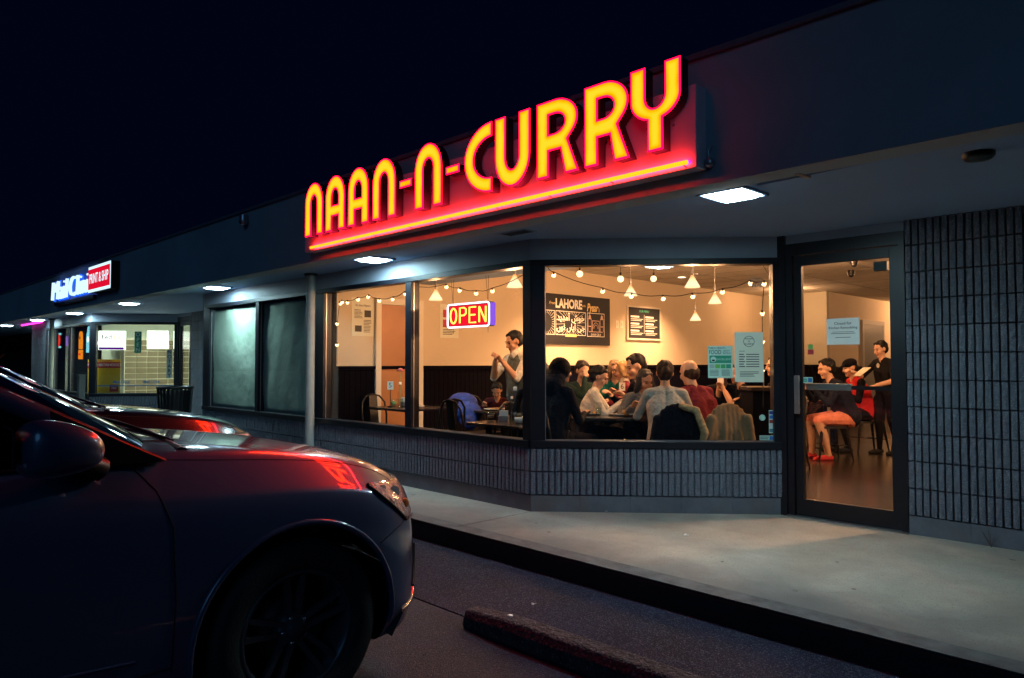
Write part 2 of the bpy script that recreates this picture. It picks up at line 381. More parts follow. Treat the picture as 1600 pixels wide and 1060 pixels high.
def fascia_bits():
    t = thing('conduit_run', 'thin painted conduit running along the soffit edge right of the nearest light', 'conduit', (-.9, YF+.16, ZS))
    MB().tube([(-1.2, .1, -.012), (-.2, .02, -.012), (.9, .0, -.012), (2.1, .0, -.012)], .009, 8).build('pipe', 'soffit_paint', t)
    for x in (-.9, .2, 1.4): MB().box(x-.015, x+.015, -.02, .12 if x < 0 else .03, -.024, -.001).build('pipe_clip', 'alu', t)
    v = thing('soffit_vent', 'small slotted vent in the soffit between the nearest lights', 'vent', (-4.3, 4.25, ZS))
    MB().box(-.16, .16, -.07, .07, -.006, -.001).build('vent_frame', 'soffit_paint', v)
    for k in range(6): MB().box(-.14, .14, -.055+k*.02, -.047+k*.02, -.009, -.0065).build('vent_slat', 'bronze', v)
fascia_bits()

# canopy lights: recessed square fixtures
LX = [-2.34, -6.42, -10.40, -14.28, -17.94, -21.4, -25.2]
def canopy_light(x, label, first=None, power=23):
    t = thing('canopy_light', label, 'ceiling light', (x, 4.247, ZS), 0, 'square lights under the canopy')
    f = MB()
    for a in range(4):
        m = Matrix.Rotation(a*PI/2, 4, 'Z'); q = MB().box(-.165, .165, .145, .165, -.018, -.001); q.rot(m); f.add(q.v, q.f)
    f.build('frame', 'soffit_paint', t)
    MB().add([(-.144, -.144, -.006), (.144, -.144, -.006), (.144, .144, -.006), (-.144, .144, -.006), (-.1, -.1, -.034), (.1, -.1, -.034), (.1, .1, -.034), (-.1, .1, -.034)],
             [(0, 1, 2, 3), (4, 5, 6, 7), (0, 1, 5, 4), (1, 2, 6, 5), (2, 3, 7, 6), (3, 0, 4, 7)]).build('lens', 'canopy_lens', t)
    l = bpy.data.lights.new('lamp', 'SPOT'); l.energy = power; l.color = (.56, .91, .98); l.spot_size = R(145); l.spot_blend = .12; l.shadow_soft_size = .02
    o = bpy.data.objects.new('lamp', l); COL.objects.link(o); o.parent = t; o.location = (0, 0, -.036)
    l = bpy.data.lights.new('lamp_panel', 'AREA'); l.energy = power*1.0; l.color = (.52, .90, .98); l.size = .19
    o = bpy.data.objects.new('lamp_panel', l); COL.objects.link(o); o.parent = t; o.location = (0, 0, -.038)
for x, lb in zip(LX, ['nearest and largest square canopy light right of the big sign', 'square canopy light under the left end of the big lit sign',
                      'square canopy light in front of the papered windows', 'square canopy light above the gap beside the mail shop door',
                      'square canopy light under the mail shop sign', 'square canopy light just left of the mail shop bay, in pink glow', 'leftmost and farthest square canopy light']):
    canopy_light(x, lb)
# steel posts
def post(x, y, label, r=.055):
    t = thing('canopy_post', label, 'post', (x, y, 0), 0, 'steel posts carrying the canopy')
    MB().lathe([(r, .012), (r, ZS-.03)], n=20).build('pole', 'pole_paint', t)
    MB().lathe([(r*1.7, 0), (r*1.7, .012)], n=20).build('base_plate', 'pole_paint', t)
    MB().lathe([(r*1.45, ZS-.03), (r*1.45, ZS-.001)], n=20).build('cap_plate', 'black_plastic', t)
post(-8.07, 4.44, 'pale round steel post between the papered and dining windows')
post(-20.75, 4.42, 'dark steel post before the far mail shop windows', .055)

# ================================================================== STOREFRONT WINDOWS
HD = 2.134; SL = .551; ST = .612
def bay(name, label, p0, ang, L, muls, jambs=(.07, .07), glass='window_glass', sillz=SL, cat='window', front_reflect=True):
    """a run of framed glass between header and sill; local x along the wall, outside is -y"""
    t = thing(name, label, cat, p0, ang)
    MB().box(0, L, .0, .11, HD+.055, ZS-.002).build('header', 'header_paint', t)
    MB().box(.0, L, -.022, .10, HD, HD+.052).build('head_frame', 'bronze', t, bevel=.003)
    MB().box(.0, L, -.03, .12, sillz, ST).build('sill_frame', 'bronze', t, bevel=.004)
    xs = [0]+list(muls)+[L]
    MB().box(0, jambs[0], -.012, .10, ST+.001, HD-.001).build('jamb', 'bronze', t, bevel=.003)
    MB().box(L-jambs[1], L, -.012, .10, ST+.001, HD-.001).build('jamb', 'bronze', t, bevel=.003)
    for m in muls:
        MB().box(m-.05, m+.05, -.012, .10, ST+.001, HD-.001).build('mullion', 'bronze', t, bevel=.003)
        MB().box(m+.051, m+.056, .02, .03, ST+.002, HD-.002).build('bead', 'alu', t)
    MB().box(jambs[0]+.001, jambs[0]+.006, .02, .03, ST+.002, HD-.002).build('bead', 'alu', t)
    MB().box(.05, L-.05, .020, .028, ST, ST+.006).build('bead', 'alu', t)
    for a, b in zip(xs[:-1], xs[1:]):
        l = a+(jambs[0] if a == 0 else .05); r = b-(jambs[1] if b == L else .05)
        MB().box(l, r, .034, .042, ST, HD).build('pane', glass, t)
    return t
bay('papered_window', 'pair of front windows covered inside with pale brown paper', (WFL, YW, 0), 0, 3.55, [11.65-9.77], (.22, .15))
bay('dining_window', 'front window with two panes showing string lights and OPEN sign', (-8.10, YW, 0), 0, 8.10-4.459-.0, [8.10-6.235], (.14, .05))
bay('dining_window', 'large single pane angled dining window beside the glass door', (A.x, A.y, 0), CANG, CL-.03, [], (.13, .055))
bay('shop_window', 'angled bay window of the mail shop with lit signs inside', (-17.9, 4.566, 0), math.atan2(1.449, 1.06), 1.795, [], (.1, .07))
bay('shop_window', 'far front windows of the mail shop with small lit signs', (-22.0, YW, 0), 0, 4.10, [.75, 2.3], (.1, .1))
# corner posts and dividing columns
solid('corner_post', 'dark corner post where front windows meet the angled window', 'post', 'bronze', (-4.53, -4.44, 4.545, 4.66, ST, HD+.05))
solid('corner_post', 'dark post between the angled window and the glass door', 'post', 'bronze', (-2.885, -2.822, 5.985, 6.14, .0, ZS-.003))
# door
def glass_door(x0, x1, label, near=True):
    t = thing('glass_door', label, 'door', (x0, YR, 0))
    W = x1-x0
    MB().box(0, W, 0, .11, HD+.16, ZS-.002).build('header', 'header_paint', t)
    f = MB().box(0, .055, -.01, .11, 0, HD+.16).box(W-.045, W, -.01, .11, 0, HD+.16).box(.055, W-.045, -.01, .11, HD+.06, HD+.16)
    f.build('door_frame', 'bronze', t)
    a, b = .06, W-.05
    d = MB().box(a, a+.065, .012, .055, .012, HD+.055).box(b-.065, b, .012, .055, .012, HD+.055).box(a+.065, b-.065, .012, .055, HD-.03, HD+.055).box(a+.065, b-.065, .012, .055, .012, .15)
    d.build('door_leaf', 'bronze', t, bevel=.002)
    MB().box(a+.06, b-.06, .03, .036, .145, HD-.02).build('pane', 'window_glass', t)
    MB().box(0, W, -.05, .1, -.01, .011).build('threshold', 'alu', t)
    if near:
        p = MB().box(a+.012, a+.055, -.04, -.018, .86, 1.18); p.box(a+.02, a+.045, -.018, .012, .88, .91).box(a+.02, a+.045, -.018, .012, 1.13, 1.16)
        p.build('pull_handle', 'alu', t, bevel=.004)
        MB().box(a+.07, a+.44, .065, .10, 1.06, 1.115).build('push_bar', 'alu', t, bevel=.004)
        MB().box(a+.44, b-.065, .07, .085, 1.07, 1.10).build('cross_rod', 'bronze', t)
        MB().box(b-.2, b-.1, .07, .13, HD-.12, HD-.05).build('door_closer', 'bronze', t)
    return t
glass_door(-2.82, -1.887, 'glass restaurant door in a dark bronze frame with paper notice')
glass_door(-16.84, -16.06, 'narrow glass door of the mail shop', False)

# crumpled paper behind the papered windows
def kraft():
    rnd = random.Random(3)
    for (a, b, lab) in ((-11.63, -9.79, 'sheet of pale masking paper covering the leftmost window pane'), (-9.74, -8.24, 'creased sheet of masking paper hung behind the second window pane')):
        nx, nz = 30, 26; vs = []; fs = []
        for j in range(nz+1):
            for i in range(nx+1):
                x = a+(b-a)*i/nx; z = ST+.0+(HD-ST-.02)*j/nz
                y = 4.637+.007*math.sin(x*7+z*2.3)+.004*math.sin(x*17-z*5)+rnd.uniform(-.0022, .0022)+.005*math.sin(z*9+x*3)
                if i == 0 and a > -9.7: x += .05+.05*math.sin(z*3)
                vs.append((x, y, z))
        for j in range(nz):
            for i in range(nx): q = j*(nx+1)+i; fs.append((q, q+1, q+nx+2, q+nx+1))
        m = MB(); m.add(vs, fs, 0, True); o = m.build('masking_paper', 'kraft'); setp(o, lab, 'paper')
        s = o.modifiers.new('solid', 'SOLIDIFY'); s.thickness = .001
        if a > -9.7:
            for (x, z, wd) in ((-9.35, 1.86, .12), (-8.95, 1.88, .12)):
                MB().box(x, x+wd, 4.618, 4.6195, z, z+.02).build('tape', M('tape_blue', (.05, .16, .3), .6), o)
kraft()
# interior behind paper: dark box
solid('room_shell', 'dark empty shop room behind the papered windows', 'room', 'int_wall', (WFL, -8.35, 8.0, 8.1, 0, 2.9), (WFL-.002, WFL+.1, YR+.25, 8.0, 0, 2.9))
solid('party_wall', 'wall between the papered unit and the dining room', 'wall', 'int_wall', (-8.33, -8.2295, YW+.13, 8.0, 0, 2.9))

# ================================================================== RESTAURANT ROOM
CEIL = 2.84; XP = -8.1
_f = [(-8.3, YW+.12), (-4.40, YW+.12), (-2.86, YR+.11), (4.0, YR+.11), (4.0, 25), (-8.3, 25)]
MB().add([(x, y, z) for z in (-.2, .005) for x, y in _f], [tuple(range(6)), tuple(range(6, 12))]+[(k, (k+1) % 6, 6+(k+1) % 6, 6+k) for k in range(6)]).build('dining_floor', 'floor_int', kind='structure')
def room():
    lw = thing('dining_wall', 'long left dining room wall, warm beige above a dark wainscot', 'wall', (XP, 10, 0))
    MB().box(XP-.12, XP, YW+.13, 16, -.01, CEIL+.1).build('plaster', 'int_wall_warm', lw, world=True)
    p = MB(); y = YW+.2
    while y < 16: p.box(XP+.003, XP+.018, y, y+.074, .12, 1.2); y += .08
    p.build('planks', 'wainscot', lw, world=True, kind='stuff')
    MB().box(XP+.001, XP+.04, YW+.14, 16, 1.201, 1.245).build('chair_rail', 'wainscot', lw, world=True)
    MB().box(XP+.001, XP+.03, YW+.14, 16, 0, .119).build('baseboard', 'wainscot', lw, world=True)
    bw = thing('dining_wall', 'far back wall of the dining room with grey upper part', 'wall', (-7.3, 16, 0))
    MB().box(XP, -6.6, 16, 16.12, -.01, CEIL+.1).build('plaster', 'int_wall', bw, world=True)
    p = MB(); x = XP+.05
    while x < -6.65: p.box(x, x+.074, 15.985, 15.998, .12, 1.2); x += .08
    p.build('planks', 'wainscot', bw, world=True, kind='stuff')
    MB().box(XP+.05, -6.6, 15.96, 15.999, 1.201, 1.245).build('chair_rail', 'wainscot', bw, world=True)
    hw = thing('dining_wall', 'lit side wall leading to the grey back door', 'wall', (-6.6, 20, 0))
    MB().box(-6.72, -6.6, 16.121, 24.9, -.01, CEIL+.1).build('plaster', 'int_wall_warm', hw, world=True)
    MB().box(-6.599, -6.57, 16.121, 24.9, 0, 1.2).build('wainscot_panel', 'wainscot', hw, world=True)
    solid('dining_wall', 'farthest back wall behind the waiter seen through the door', 'wall', 'int_wall_warm', (-6.6, 4, 24.9, 25, -.01, CEIL+.1))
    solid('dining_wall', 'right side wall of the dining room behind the ribbed block wall', 'wall', 'int_wall', (1.7, 1.8, YR+.25, 24.9, -.01, CEIL+.1))
    solid('dining_wall', 'plaster lining behind the ribbed block wall inside', 'wall', 'int_wall', (-1.88, 1.7, YR+.21, YR+.25, -.01, CEIL+.1))
    solid('bulkhead', 'wall strip above the windows inside the dining room', 'wall', 'int_wall', (XP, -4.4, YW+.115, YW+.13, HD+.06, CEIL+.1))
    b2 = MB().quadbar(chp(0, 2.5, .125), chp(CL, 2.5, .125), (0, 0, 1), CN, .73, .01); setp(b2.build('bulkhead', 'int_wall'), 'wall strip above the angled window inside', 'wall')
    # column with grey paint at the left of front window
    solid('column', 'dark narrow wall column just inside the left edge of the dining window', 'column', 'wainscot', (XP+.001, XP+.09, YW+.132, YW+.2, 0, CEIL))
    # partition pillar seen at right of door view
    solid('column', 'plain wall column at the right edge of the view through the door', 'column', 'int_wall_warm', (-4.62, -4.3, 17.0, 17.3, 0, CEIL))
    # ceiling of tiles in a grid
    c = bpy.data.objects.new('dining_ceiling', None); COL.objects.link(c); setp(c, kind='structure')
    MB().box(-8.2, 1.8, YW+.13, 25, CEIL+.03, CEIL+.1).build('plenum', 'black_rough', c)
    tile = MB().box(.012, 1.208, .012, .598, 0, .015).mesh('tile', 'ceiling_tile')
    n = 0; g = MB()
    y = YW+.14
    k = 0
    while y < 24.6:
        x = XP
        while x < 1.4:
            far = y > 19 or x > -1.8
            if not far: link('tile', tile, c, (x, y, CEIL)); n += 1
            else: g.box(x+.012, x+1.208, y+.012, y+.598, CEIL, CEIL+.015)
            x += 1.22
        y += .61
    g.build('far_tiles', 'ceiling_tile', c, kind='stuff')
    g = MB(); y = YW+.14
    while y < 24.9: g.box(XP, 1.7, y-.012, y+.012, CEIL-.003, CEIL+.02); y += .61
    x = XP
    while x < 1.7: g.box(x-.012, x+.012, YW+.14, 24.9, CEIL-.0045, CEIL+.018); x += 1.22
    g.build('grid', 'ceiling_grid', c)
room()

# wooden door and frame on the left wall
def wall_door():
    t = thing('wooden_door', 'reddish brown wooden door with cream frame seen through the front window', 'door', (XP, 5.76, 0), PI/2)
    # local x along wall (+Y world), local -y = into the room
    MB().box(-.30, .30, -.022, 0, .01, 2.05).build('door_leaf', 'door_wood', t)
    MB().box(-.385, -.301, -.05, 0, 0, 2.14).box(.301, .385, -.05, 0, 0, 2.14).box(-.301, .301, -.05, 0, 2.055, 2.14).build('door_frame', 'trim_paint', t, bevel=.006)
    MB().tube([(.23, -.02, 1.0), (.23, -.06, 1.0), (.15, -.065, 1.0)], .01).build('handle', 'alu', t)
    g = thing('grey_door', 'grey steel door at the back of the dining room behind the waiter', 'door', (-6.6, 18.6, 0), PI/2)
    MB().box(-.62, .62, -.05, 0, 0, 2.2).build('door_leaf', 'grey_door', g)
    MB().box(-.72, -.621, -.06, 0, 0, 2.3).box(.621, .72, -.06, 0, 0, 2.3).box(-.621, .621, -.06, 0, 2.2, 2.3).build('door_frame', 'ceiling_grid', g)
    MB().box(.5, .56, -.08, -.05, .95, 1.1).build('handle', 'alu', g)
wall_door()

# ------------------------------------------------------------------ pendants, lamps
def cone_pendant(x, y, z, label, power=52, first=[None]):
    if first[0] is None:
        t = thing('pendant_lamp', label, 'pendant lamp', (0, 0, 0), 0, 'cone shade pendant lamps')
        MB().lathe([(.015, .132), (.018, .115), (.084, 0), (.080, 0), (.014, .11)], n=24, cap=False).build('lamp_shade', 'pendant_glow', t)
        MB().lathe([(.012, .13), (.014, .17), (.008, .23)], n=12).build('socket', 'alu', t)
        MB().tube([(0, 0, .23), (0, 0, .7)], .003, 6).build('cord', 'alu', t)
        MB().lathe([(.05, .69), (.05, .71)], n=16).build('canopy_plate', 'alu', t)
        first[0] = t
    else: t = copy_tree(first[0], label=label)
    t.location = (x, y, z)
    l = bpy.data.lights.new('lamp', 'POINT'); l.energy = power; l.color = (1, .46, .20); l.shadow_soft_size = .05
    o = bpy.data.objects.new('lamp', l); COL.objects.link(o); o.parent = t; o.location = (0, 0, -.07)
cone_pendant(-6.93, 5.47, 2.04, 'cone pendant lamp left of the OPEN sign near the wooden door', 22)
cone_pendant(-5.34, 5.24, 2.06, 'cone pendant lamp above the standing waitress in the front window', 28)
cone_pendant(-5.41, 7.31, 2.11, 'cone pendant lamp hanging between the chalkboard and the menu board')
cone_pendant(-4.23, 6.81, 2.09, 'largest cone pendant lamp in the angled window')
cone_pendant(-4.79, 8.23, 2.03, 'cone pendant lamp right of the largest one in the angled window')
cone_pendant(-5.94, 9.64, 1.92, 'lowest and smallest cone pendant lamp in the angled window')
def globe(x, y, z, r, label):
    t = thing('globe_lamp', label, 'globe lamp', (x, y, z), 0, 'small glowing globe lamps')
    MB().ball((0, 0, 0), r, 16, 10).build('globe', 'globe_glow', t)
    MB().lathe([(.012, r*.9), (.012, r+.04)], n=10).build('socket', 'wire', t)
    MB().tube([(0, 0, r+.04), (0, 0, CEIL-z-.01)], .003, 6).build('cord', 'wire', t)
globe(-6.17, 7.24, 2.44, .043, 'globe lamp hanging above the LAHORE lettering'); globe(-5.19, 6.82, 2.26, .038, 'globe lamp left of the bright ceiling glow'); globe(-5.21, 7.51, 2.32, .038, 'globe lamp just right of the bright ceiling glow')
def downlight(x, y, label, p=14, kind='POINT'):
    t = thing('downlight', label, 'ceiling light', (x, y, CEIL), 0, 'round recessed ceiling downlights')
    MB().lathe([(.09, -.004), (.085, -.012), (.07, -.012), (.07, -.005)], n=20, cap=False).build('ring', 'trim_paint', t)
    MB().lathe([(.069, -.009), (0, -.0092)], n=20).build('lens', 'down_glow', t)
    l = bpy.data.lights.new('lamp', kind); l.energy = p*(34 if kind == 'SPOT' else 3.8); l.color = (1, .48, .23); l.shadow_soft_size = .05
    if kind == 'SPOT': l.spot_size = R(124); l.spot_blend = .9
    o = bpy.data.objects.new('lamp', l); COL.objects.link(o); o.parent = t; o.location = (0, 0, -.02 if kind == 'SPOT' else -.12)
downlight(-4.42, 10.9, 'recessed downlight seen through the top of the glass door', 15)
downlight(-7.3, 11.4, 'recessed downlight near the beige wall seen below the pendants', 34, 'SPOT')
downlight(-6.9, 14.8, 'far recessed downlight before the grey back wall', 18)
downlight(-7.2, 8.9, 'recessed downlight hidden above the big chalkboard', 34, 'SPOT')
downlight(-5.3, 20.5, 'recessed downlight above the back hallway', 60)
downlight(-3.2, 14.2, 'recessed downlight over the dark rear tables', 17)
downlight(-1.25, 8.2, 'recessed downlight just inside behind the ribbed wall, beside the door', 105)
def dome_cam(x, y, label):
    t = thing('dome_camera', label, 'camera', (x, y, CEIL), 0, 'black dome cameras on the ceiling')
    MB().lathe([(.06, 0), (.06, -.04), (.05, -.07)], n=18).build('housing', 'metal_black', t)
    MB().ball((0, 0, -.07), .048, 14, 8).build('dome', 'black_plastic', t)
dome_cam(-4.26, 11.34, 'nearer dome camera on the dining ceiling'); dome_cam(-4.8, 12.65, 'farther dome camera on the dining ceiling')
dome_cam(-3.05, 8.0, 'dome camera at the top edge of the glass door view')

# string lights
def bulb_mesh():
    m = MB(); m.ball((0, 0, -.03), .016, 8, 5)
    for k in range(7):
        a = 2*PI*k/7; m.ball((math.cos(a)*.024, math.sin(a)*.024, -.03+.012*math.sin(k*2.1)), .010, 6, 4)
    for k in range(4): m.ball((math.cos(k*1.6+.3)*.013, math.sin(k*1.6+.3)*.013, -.054), .009, 6, 4)
    return m.mesh('bulb', 'bulb_glow')
BULB = bulb_mesh(); BULB.transform(Matrix.Diagonal((.62, .62, .62, 1))); BSOCK = MB().lathe([(.007, -.012), (.009, .012)], n=8).mesh('socket', 'wire')
def string(label, pts, extra=()):
    p0 = Vector(pts[0]); t = thing('string_lights', label, 'string lights', p0)
    cab = []
    for a, b in zip(pts[:-1], pts[1:]):
        a = Vector(a); b = Vector(b)
        for k in range(5):
            f = k/5; q = a.lerp(b, f); cab.append(q-p0+Vector((0, 0, -.018*math.sin(PI*f)+.012)))
    cab.append(Vector(pts[-1])-p0)
    MB().tube(cab, .0035, 5).build('cable', 'wire', t)
    for i, p in enumerate(pts[1:-1] if not extra else pts[1:-1]):
        rz = random.uniform(0, 6); b = link('bulb', BULB, t, Vector(p)-p0, (random.uniform(-.3, .3), random.uniform(-.3, .3), rz), (1.0,)*3); link('socket', BSOCK, b)
FS = [(-8.167, 2.036), (-8.04, 2.053), (-7.787, 2.038), (-7.559, 2.062), (-7.325, 2.078), (-7.105, 2.019), (-6.832, 2.02), (-6.605, 2.066), (-6.367, 2.098), (-5.885, 2.091), (-5.66, 2.036), (-5.415, 1.992), (-5.181, 1.998), (-4.72, 2.101)]
string('string of warm flower bulbs along the top of the front window', [(-7.95, 4.74, 1.25), (-7.955, 4.74, 1.524), (-7.955, 4.74, 1.783)]+[(x+(.2 if x < -8 else .0)*(1 if x < -8.1 else .6), 4.78, z) for x, z in FS]+[(-4.6, 4.78, 2.16)])
CS = [(.204, 2.088), (.641, 1.942), (.896, 1.895), (1.171, 1.873), (1.428, 1.891), (1.69, 1.929), (1.934, 2.001), (2.05, 1.997), (2.03, 1.736), (2.03, 1.489), (2.03, 1.237)]
string('string of warm flower bulbs drooping across the angled window', [chp(.14, 2.15, .15)]+[chp(s, z, .15) for s, z in CS]+[chp(2.03, .9, .15)])

# ================================================================== BIG SIGN
def arc(cx, cz, rx, rz, a0, a1, n=14): return [(cx+rx*math.cos(R(a0+(a1-a0)*i/n)), cz+rz*math.sin(R(a0+(a1-a0)*i/n))) for i in range(n+1)]
def L_n(w, h, t):
    rz = w*.62
    return [[(0, 0)]+arc(w/2, h-rz, w/2, rz, 180, 0)+[(w, 0), (w-t, 0)]+arc(w/2, h-rz, w/2-t, rz-t*1.15, 0, 180)+[(t, 0)]]
def L_A(w, h, t):
    rz = w*.62
    return [[(0, 0)]+arc(w/2, h-rz, w/2, rz, 180, 0)+[(w, 0), (w-t, 0), (w-t, .27*h), (t, .27*h), (t, 0)], arc(w/2, h-rz, w/2-t, rz-t*1.15, 0, 180)+[(t, .46*h), (w-t, .46*h)]]
def L_U(w, h, t): return [[(x, h-z) for x, z in L_n(w, h, t)[0]]]
def L_C(w, h, t):
    return [[(w, h)]+arc(w*.98, h/2, w*.98, h/2, 92, 268, 22)+[(w, 0), (w, .20*h)]+arc(w*.98, h/2, w*.98-t, h/2-.20*h, 268, 92, 22)+[(w, .80*h)]]
def L_R(w, h, t):
    return [[(0, 0), (0, h), (.45*w, h)]+arc(.45*w, .71*h, .55*w, .29*h, 90, -35, 12)+[(.76*w, .44*h), (w*1.02, 0), (w*1.02-t*1.08, 0), (.60*w, .34*h), (t, .34*h), (t, 0)],
            [(t, .55*h), (.45*w, .55*h)]+arc(.45*w, .685*h, .55*w-t*1.02, .135*h, -90, 90, 10)+[(t, .82*h)]]
def L_Y(w, h, t):
    a, b = w/2-t/2, w/2+t/2
    return [[(0, h)]+[(0, .62*h)]+arc(w/2, .62*h, w/2, .26*h, 185, 250, 8)+[(a, .37*h), (a, 0), (b, 0), (b, .37*h)]+arc(w/2, .62*h, w/2, .26*h, 290, 355, 8)+[(w, .62*h), (w, h), (w-t, h), (w-t, .66*h)]+arc(w/2, .64*h, w/2-t, .15*h, 0, -180, 12)+[(t, .66*h), (t, h)]]
def L_dash(w, h, t): return [[(0, .42*h), (0, .53*h), (w, .53*h), (w, .42*h)]]
def filled(loops, depth=0, offset=0):
    c = bpy.data.curves.new('c', 'CURVE'); c.dimensions = '2D'; c.fill_mode = 'BOTH'; c.extrude = depth/2; c.offset = offset
    for lp in loops:
        q = []
        for p in lp:
            if not q or (abs(p[0]-q[-1][0])+abs(p[1]-q[-1][1])) > 1e-4: q.append(p)
        if abs(q[0][0]-q[-1][0])+abs(q[0][1]-q[-1][1]) < 1e-4: q.pop()
        s = c.splines.new('POLY'); s.points.add(len(q)-1); s.use_cyclic_u = True
        for k, (x, z) in enumerate(q): s.points[k].co = (x, z, 0, 1)
    o = bpy.data.objects.new('c', c); COL.objects.link(o); me = evaluated_mesh(o, 'shape'); bpy.data.objects.remove(o); bpy.data.curves.remove(c)
    me.transform(Matrix.Rotation(PI/2, 4, 'X')); me.materials.clear(); return me
def face_material():
    m = bpy.data.materials.new('letter_face'); m.use_nodes = True; t = m.node_tree; N = t.nodes; Lk = t.links
    for n in list(N): N.remove(n)
    out = N.new('ShaderNodeOutputMaterial'); e = N.new('ShaderNodeEmission'); at = N.new('ShaderNodeAttribute'); at.attribute_name = 'rim_distance'
    cr = N.new('ShaderNodeValToRGB'); el = cr.color_ramp.elements
    el[0].position = 0; el[0].color = (1, .0015, .0, 1); el[1].position = .06; el[1].color = (1, .0070, 0, 1)
    for p, c in ((.013/.06, (1, .0120, .0, 1)), (.024/.06, (1, .0190, .0001, 1)), (.04/.06, (1, .0232, .0007, 1))):
        q = el.new(p); q.color = c
    mu = N.new('ShaderNodeMath'); mu.operation = 'MULTIPLY'; mu.inputs[1].default_value = 1/.06
    geo = N.new('ShaderNodeNewGeometry'); no = N.new('ShaderNodeTexNoise'); no.inputs['Scale'].default_value = 9; Lk.new(geo.outputs['Position'], no.inputs['Vector'])
    ad = N.new('ShaderNodeMath'); ad.operation = 'MULTIPLY_ADD'; ad.inputs[1].default_value = .022; ad.inputs[2].default_value = -.011
    su = N.new('ShaderNodeMath'); su.operation = 'ADD'
    Lk.new(no.outputs[0], ad.inputs[0]); Lk.new(at.outputs['Fac'], su.inputs[0]); Lk.new(ad.outputs[0], su.inputs[1])
    mx = N.new('ShaderNodeMath'); mx.operation = 'MAXIMUM'; mx.inputs[1].default_value = .004; Lk.new(su.outputs[0], mx.inputs[0])
    Lk.new(mx.outputs[0], mu.inputs[0]); Lk.new(mu.outputs[0], cr.inputs[0]); Lk.new(cr.outputs[0], e.inputs[0]); e.inputs[1].default_value = 32; Lk.new(e.outputs[0], out.inputs[0])
    MATS['letter_face'] = m
face_material()
def face_mesh(loops, w, h, off=-.009):
    me = filled(loops, 0, off); bm = bmesh.new(); bm.from_mesh(me)
    for k in range(1, int(w/.014)+1): bmesh.ops.bisect_plane(bm, geom=bm.verts[:]+bm.edges[:]+bm.faces[:], plane_co=(k*.014, 0, 0), plane_no=(1, 0, 0))
    for k in range(1, int(h/.014)+1): bmesh.ops.bisect_plane(bm, geom=bm.verts[:]+bm.edges[:]+bm.faces[:], plane_co=(0, 0, k*.014), plane_no=(0, 0, 1))
    segs = [(np.array(lp[i]), np.array(lp[(i+1) % len(lp)])) for lp in loops for i in range(len(lp))]
    P = np.array([(v.co.x, v.co.z) for v in bm.verts]); D = np.full(len(P), 9.)
    for a, b in segs:
        ab = b-a; l = ab@ab
        if l < 1e-10: continue
        tt = np.clip(((P-a)@ab)/l, 0, 1); D = np.minimum(D, np.linalg.norm(P-(a+tt[:, None]*ab), axis=1))
    bm.to_mesh(me); bm.free()
    at = me.attributes.new('rim_distance', 'FLOAT', 'POINT'); at.data.foreach_set('value', D.astype(np.float32))
    me.materials.append(MATS['letter_face']); return me
def big_sign():
    SY = 3.65; z0 = 2.56; h = .52; t_ = .104
    root = thing('restaurant_sign', 'big lit yellow channel letter sign reading NAAN-N-CURRY over a red glow', 'sign', (-4.6, YF, 2.44))
    B = lambda mb, n, m, p=root, **k: mb.build(n, m, p, world=True, **k)
    M('sign_panel', (.75, .68, .74), .35, spec=.6)
    B(MB().box(-6.93, -5.6, 3.74, YF-.001, 2.435, 2.93), 'backing_panel', 'sign_panel', bevel=.004)
    B(MB().box(-5.596, -3.95, 3.74, YF-.001, 2.435, 2.93), 'backing_panel', 'sign_panel', bevel=.004)
    B(MB().box(-3.946, -2.29, 3.74, YF-.001, 2.435, 2.93), 'backing_panel', 'sign_panel', bevel=.004)
    tb = B(MB().tube([(-6.74+.02*0, 3.705, 2.458), (-2.33, 3.705, 2.464)], .0135, 12), 'neon_tube', 'neon_tube')
    B(MB().tube([(-6.74, 3.730, 2.466), (-2.33, 3.730, 2.472)], .006, 8), 'added_red_tube', 'added_red_glow')  # added emitter hidden behind the neon tube, turns the panel glow crimson
    m = MB()
    for k in range(9): x = -6.7+k*.543; m.tube([(x, 3.705, 2.452), (x, 3.739, 2.445)], .004, 6)
    B(m, 'tube_clips', 'alu')
    LT = [('N', L_n, -6.746, -6.411), ('A', L_A, -6.345, -6.007), ('A', L_A, -5.937, -5.605), ('N', L_n, -5.529, -5.185), ('-', L_dash, -5.118, -4.955), ('N', L_n, -4.901, -4.55), ('-', L_dash, -4.491, -4.335),
          ('C', L_C, -4.266, -3.96), ('U', L_U, -3.918, -3.565), ('R', L_R, -3.491, -3.125), ('R', L_R, -3.06, -2.712), ('Y', L_Y, -2.689, -2.335)]
    M('letter_can', (.02, .012, .014), .5)
    for nm, fn, a, b in LT:
        w = b-a; loops = fn(w, h, t_)
        can = filled(loops, .08); can.materials.append(MATS['letter_can'])
        o = link('letter', can, root, (a+4.6, SY+.0405-YF, z0-2.44))
        tr = filled(loops, .006, .0015); tr.materials.append(MATS['trim_red']); link('trim_cap', tr, o, (0, -.0435, 0))
        link('lit_face', face_mesh(loops, w, h), o, (0, -.0475, 0))
        if nm != '-':
            mb = MB(); mb.tube([(w*.3, .041, h*.3), (w*.3, .052, h*.3)], .008, 6).tube([(w*.7, .041, h*.3), (w*.7, .052, h*.3)], .008, 6)
            mb.build('standoff', 'alu', o)
big_sign()

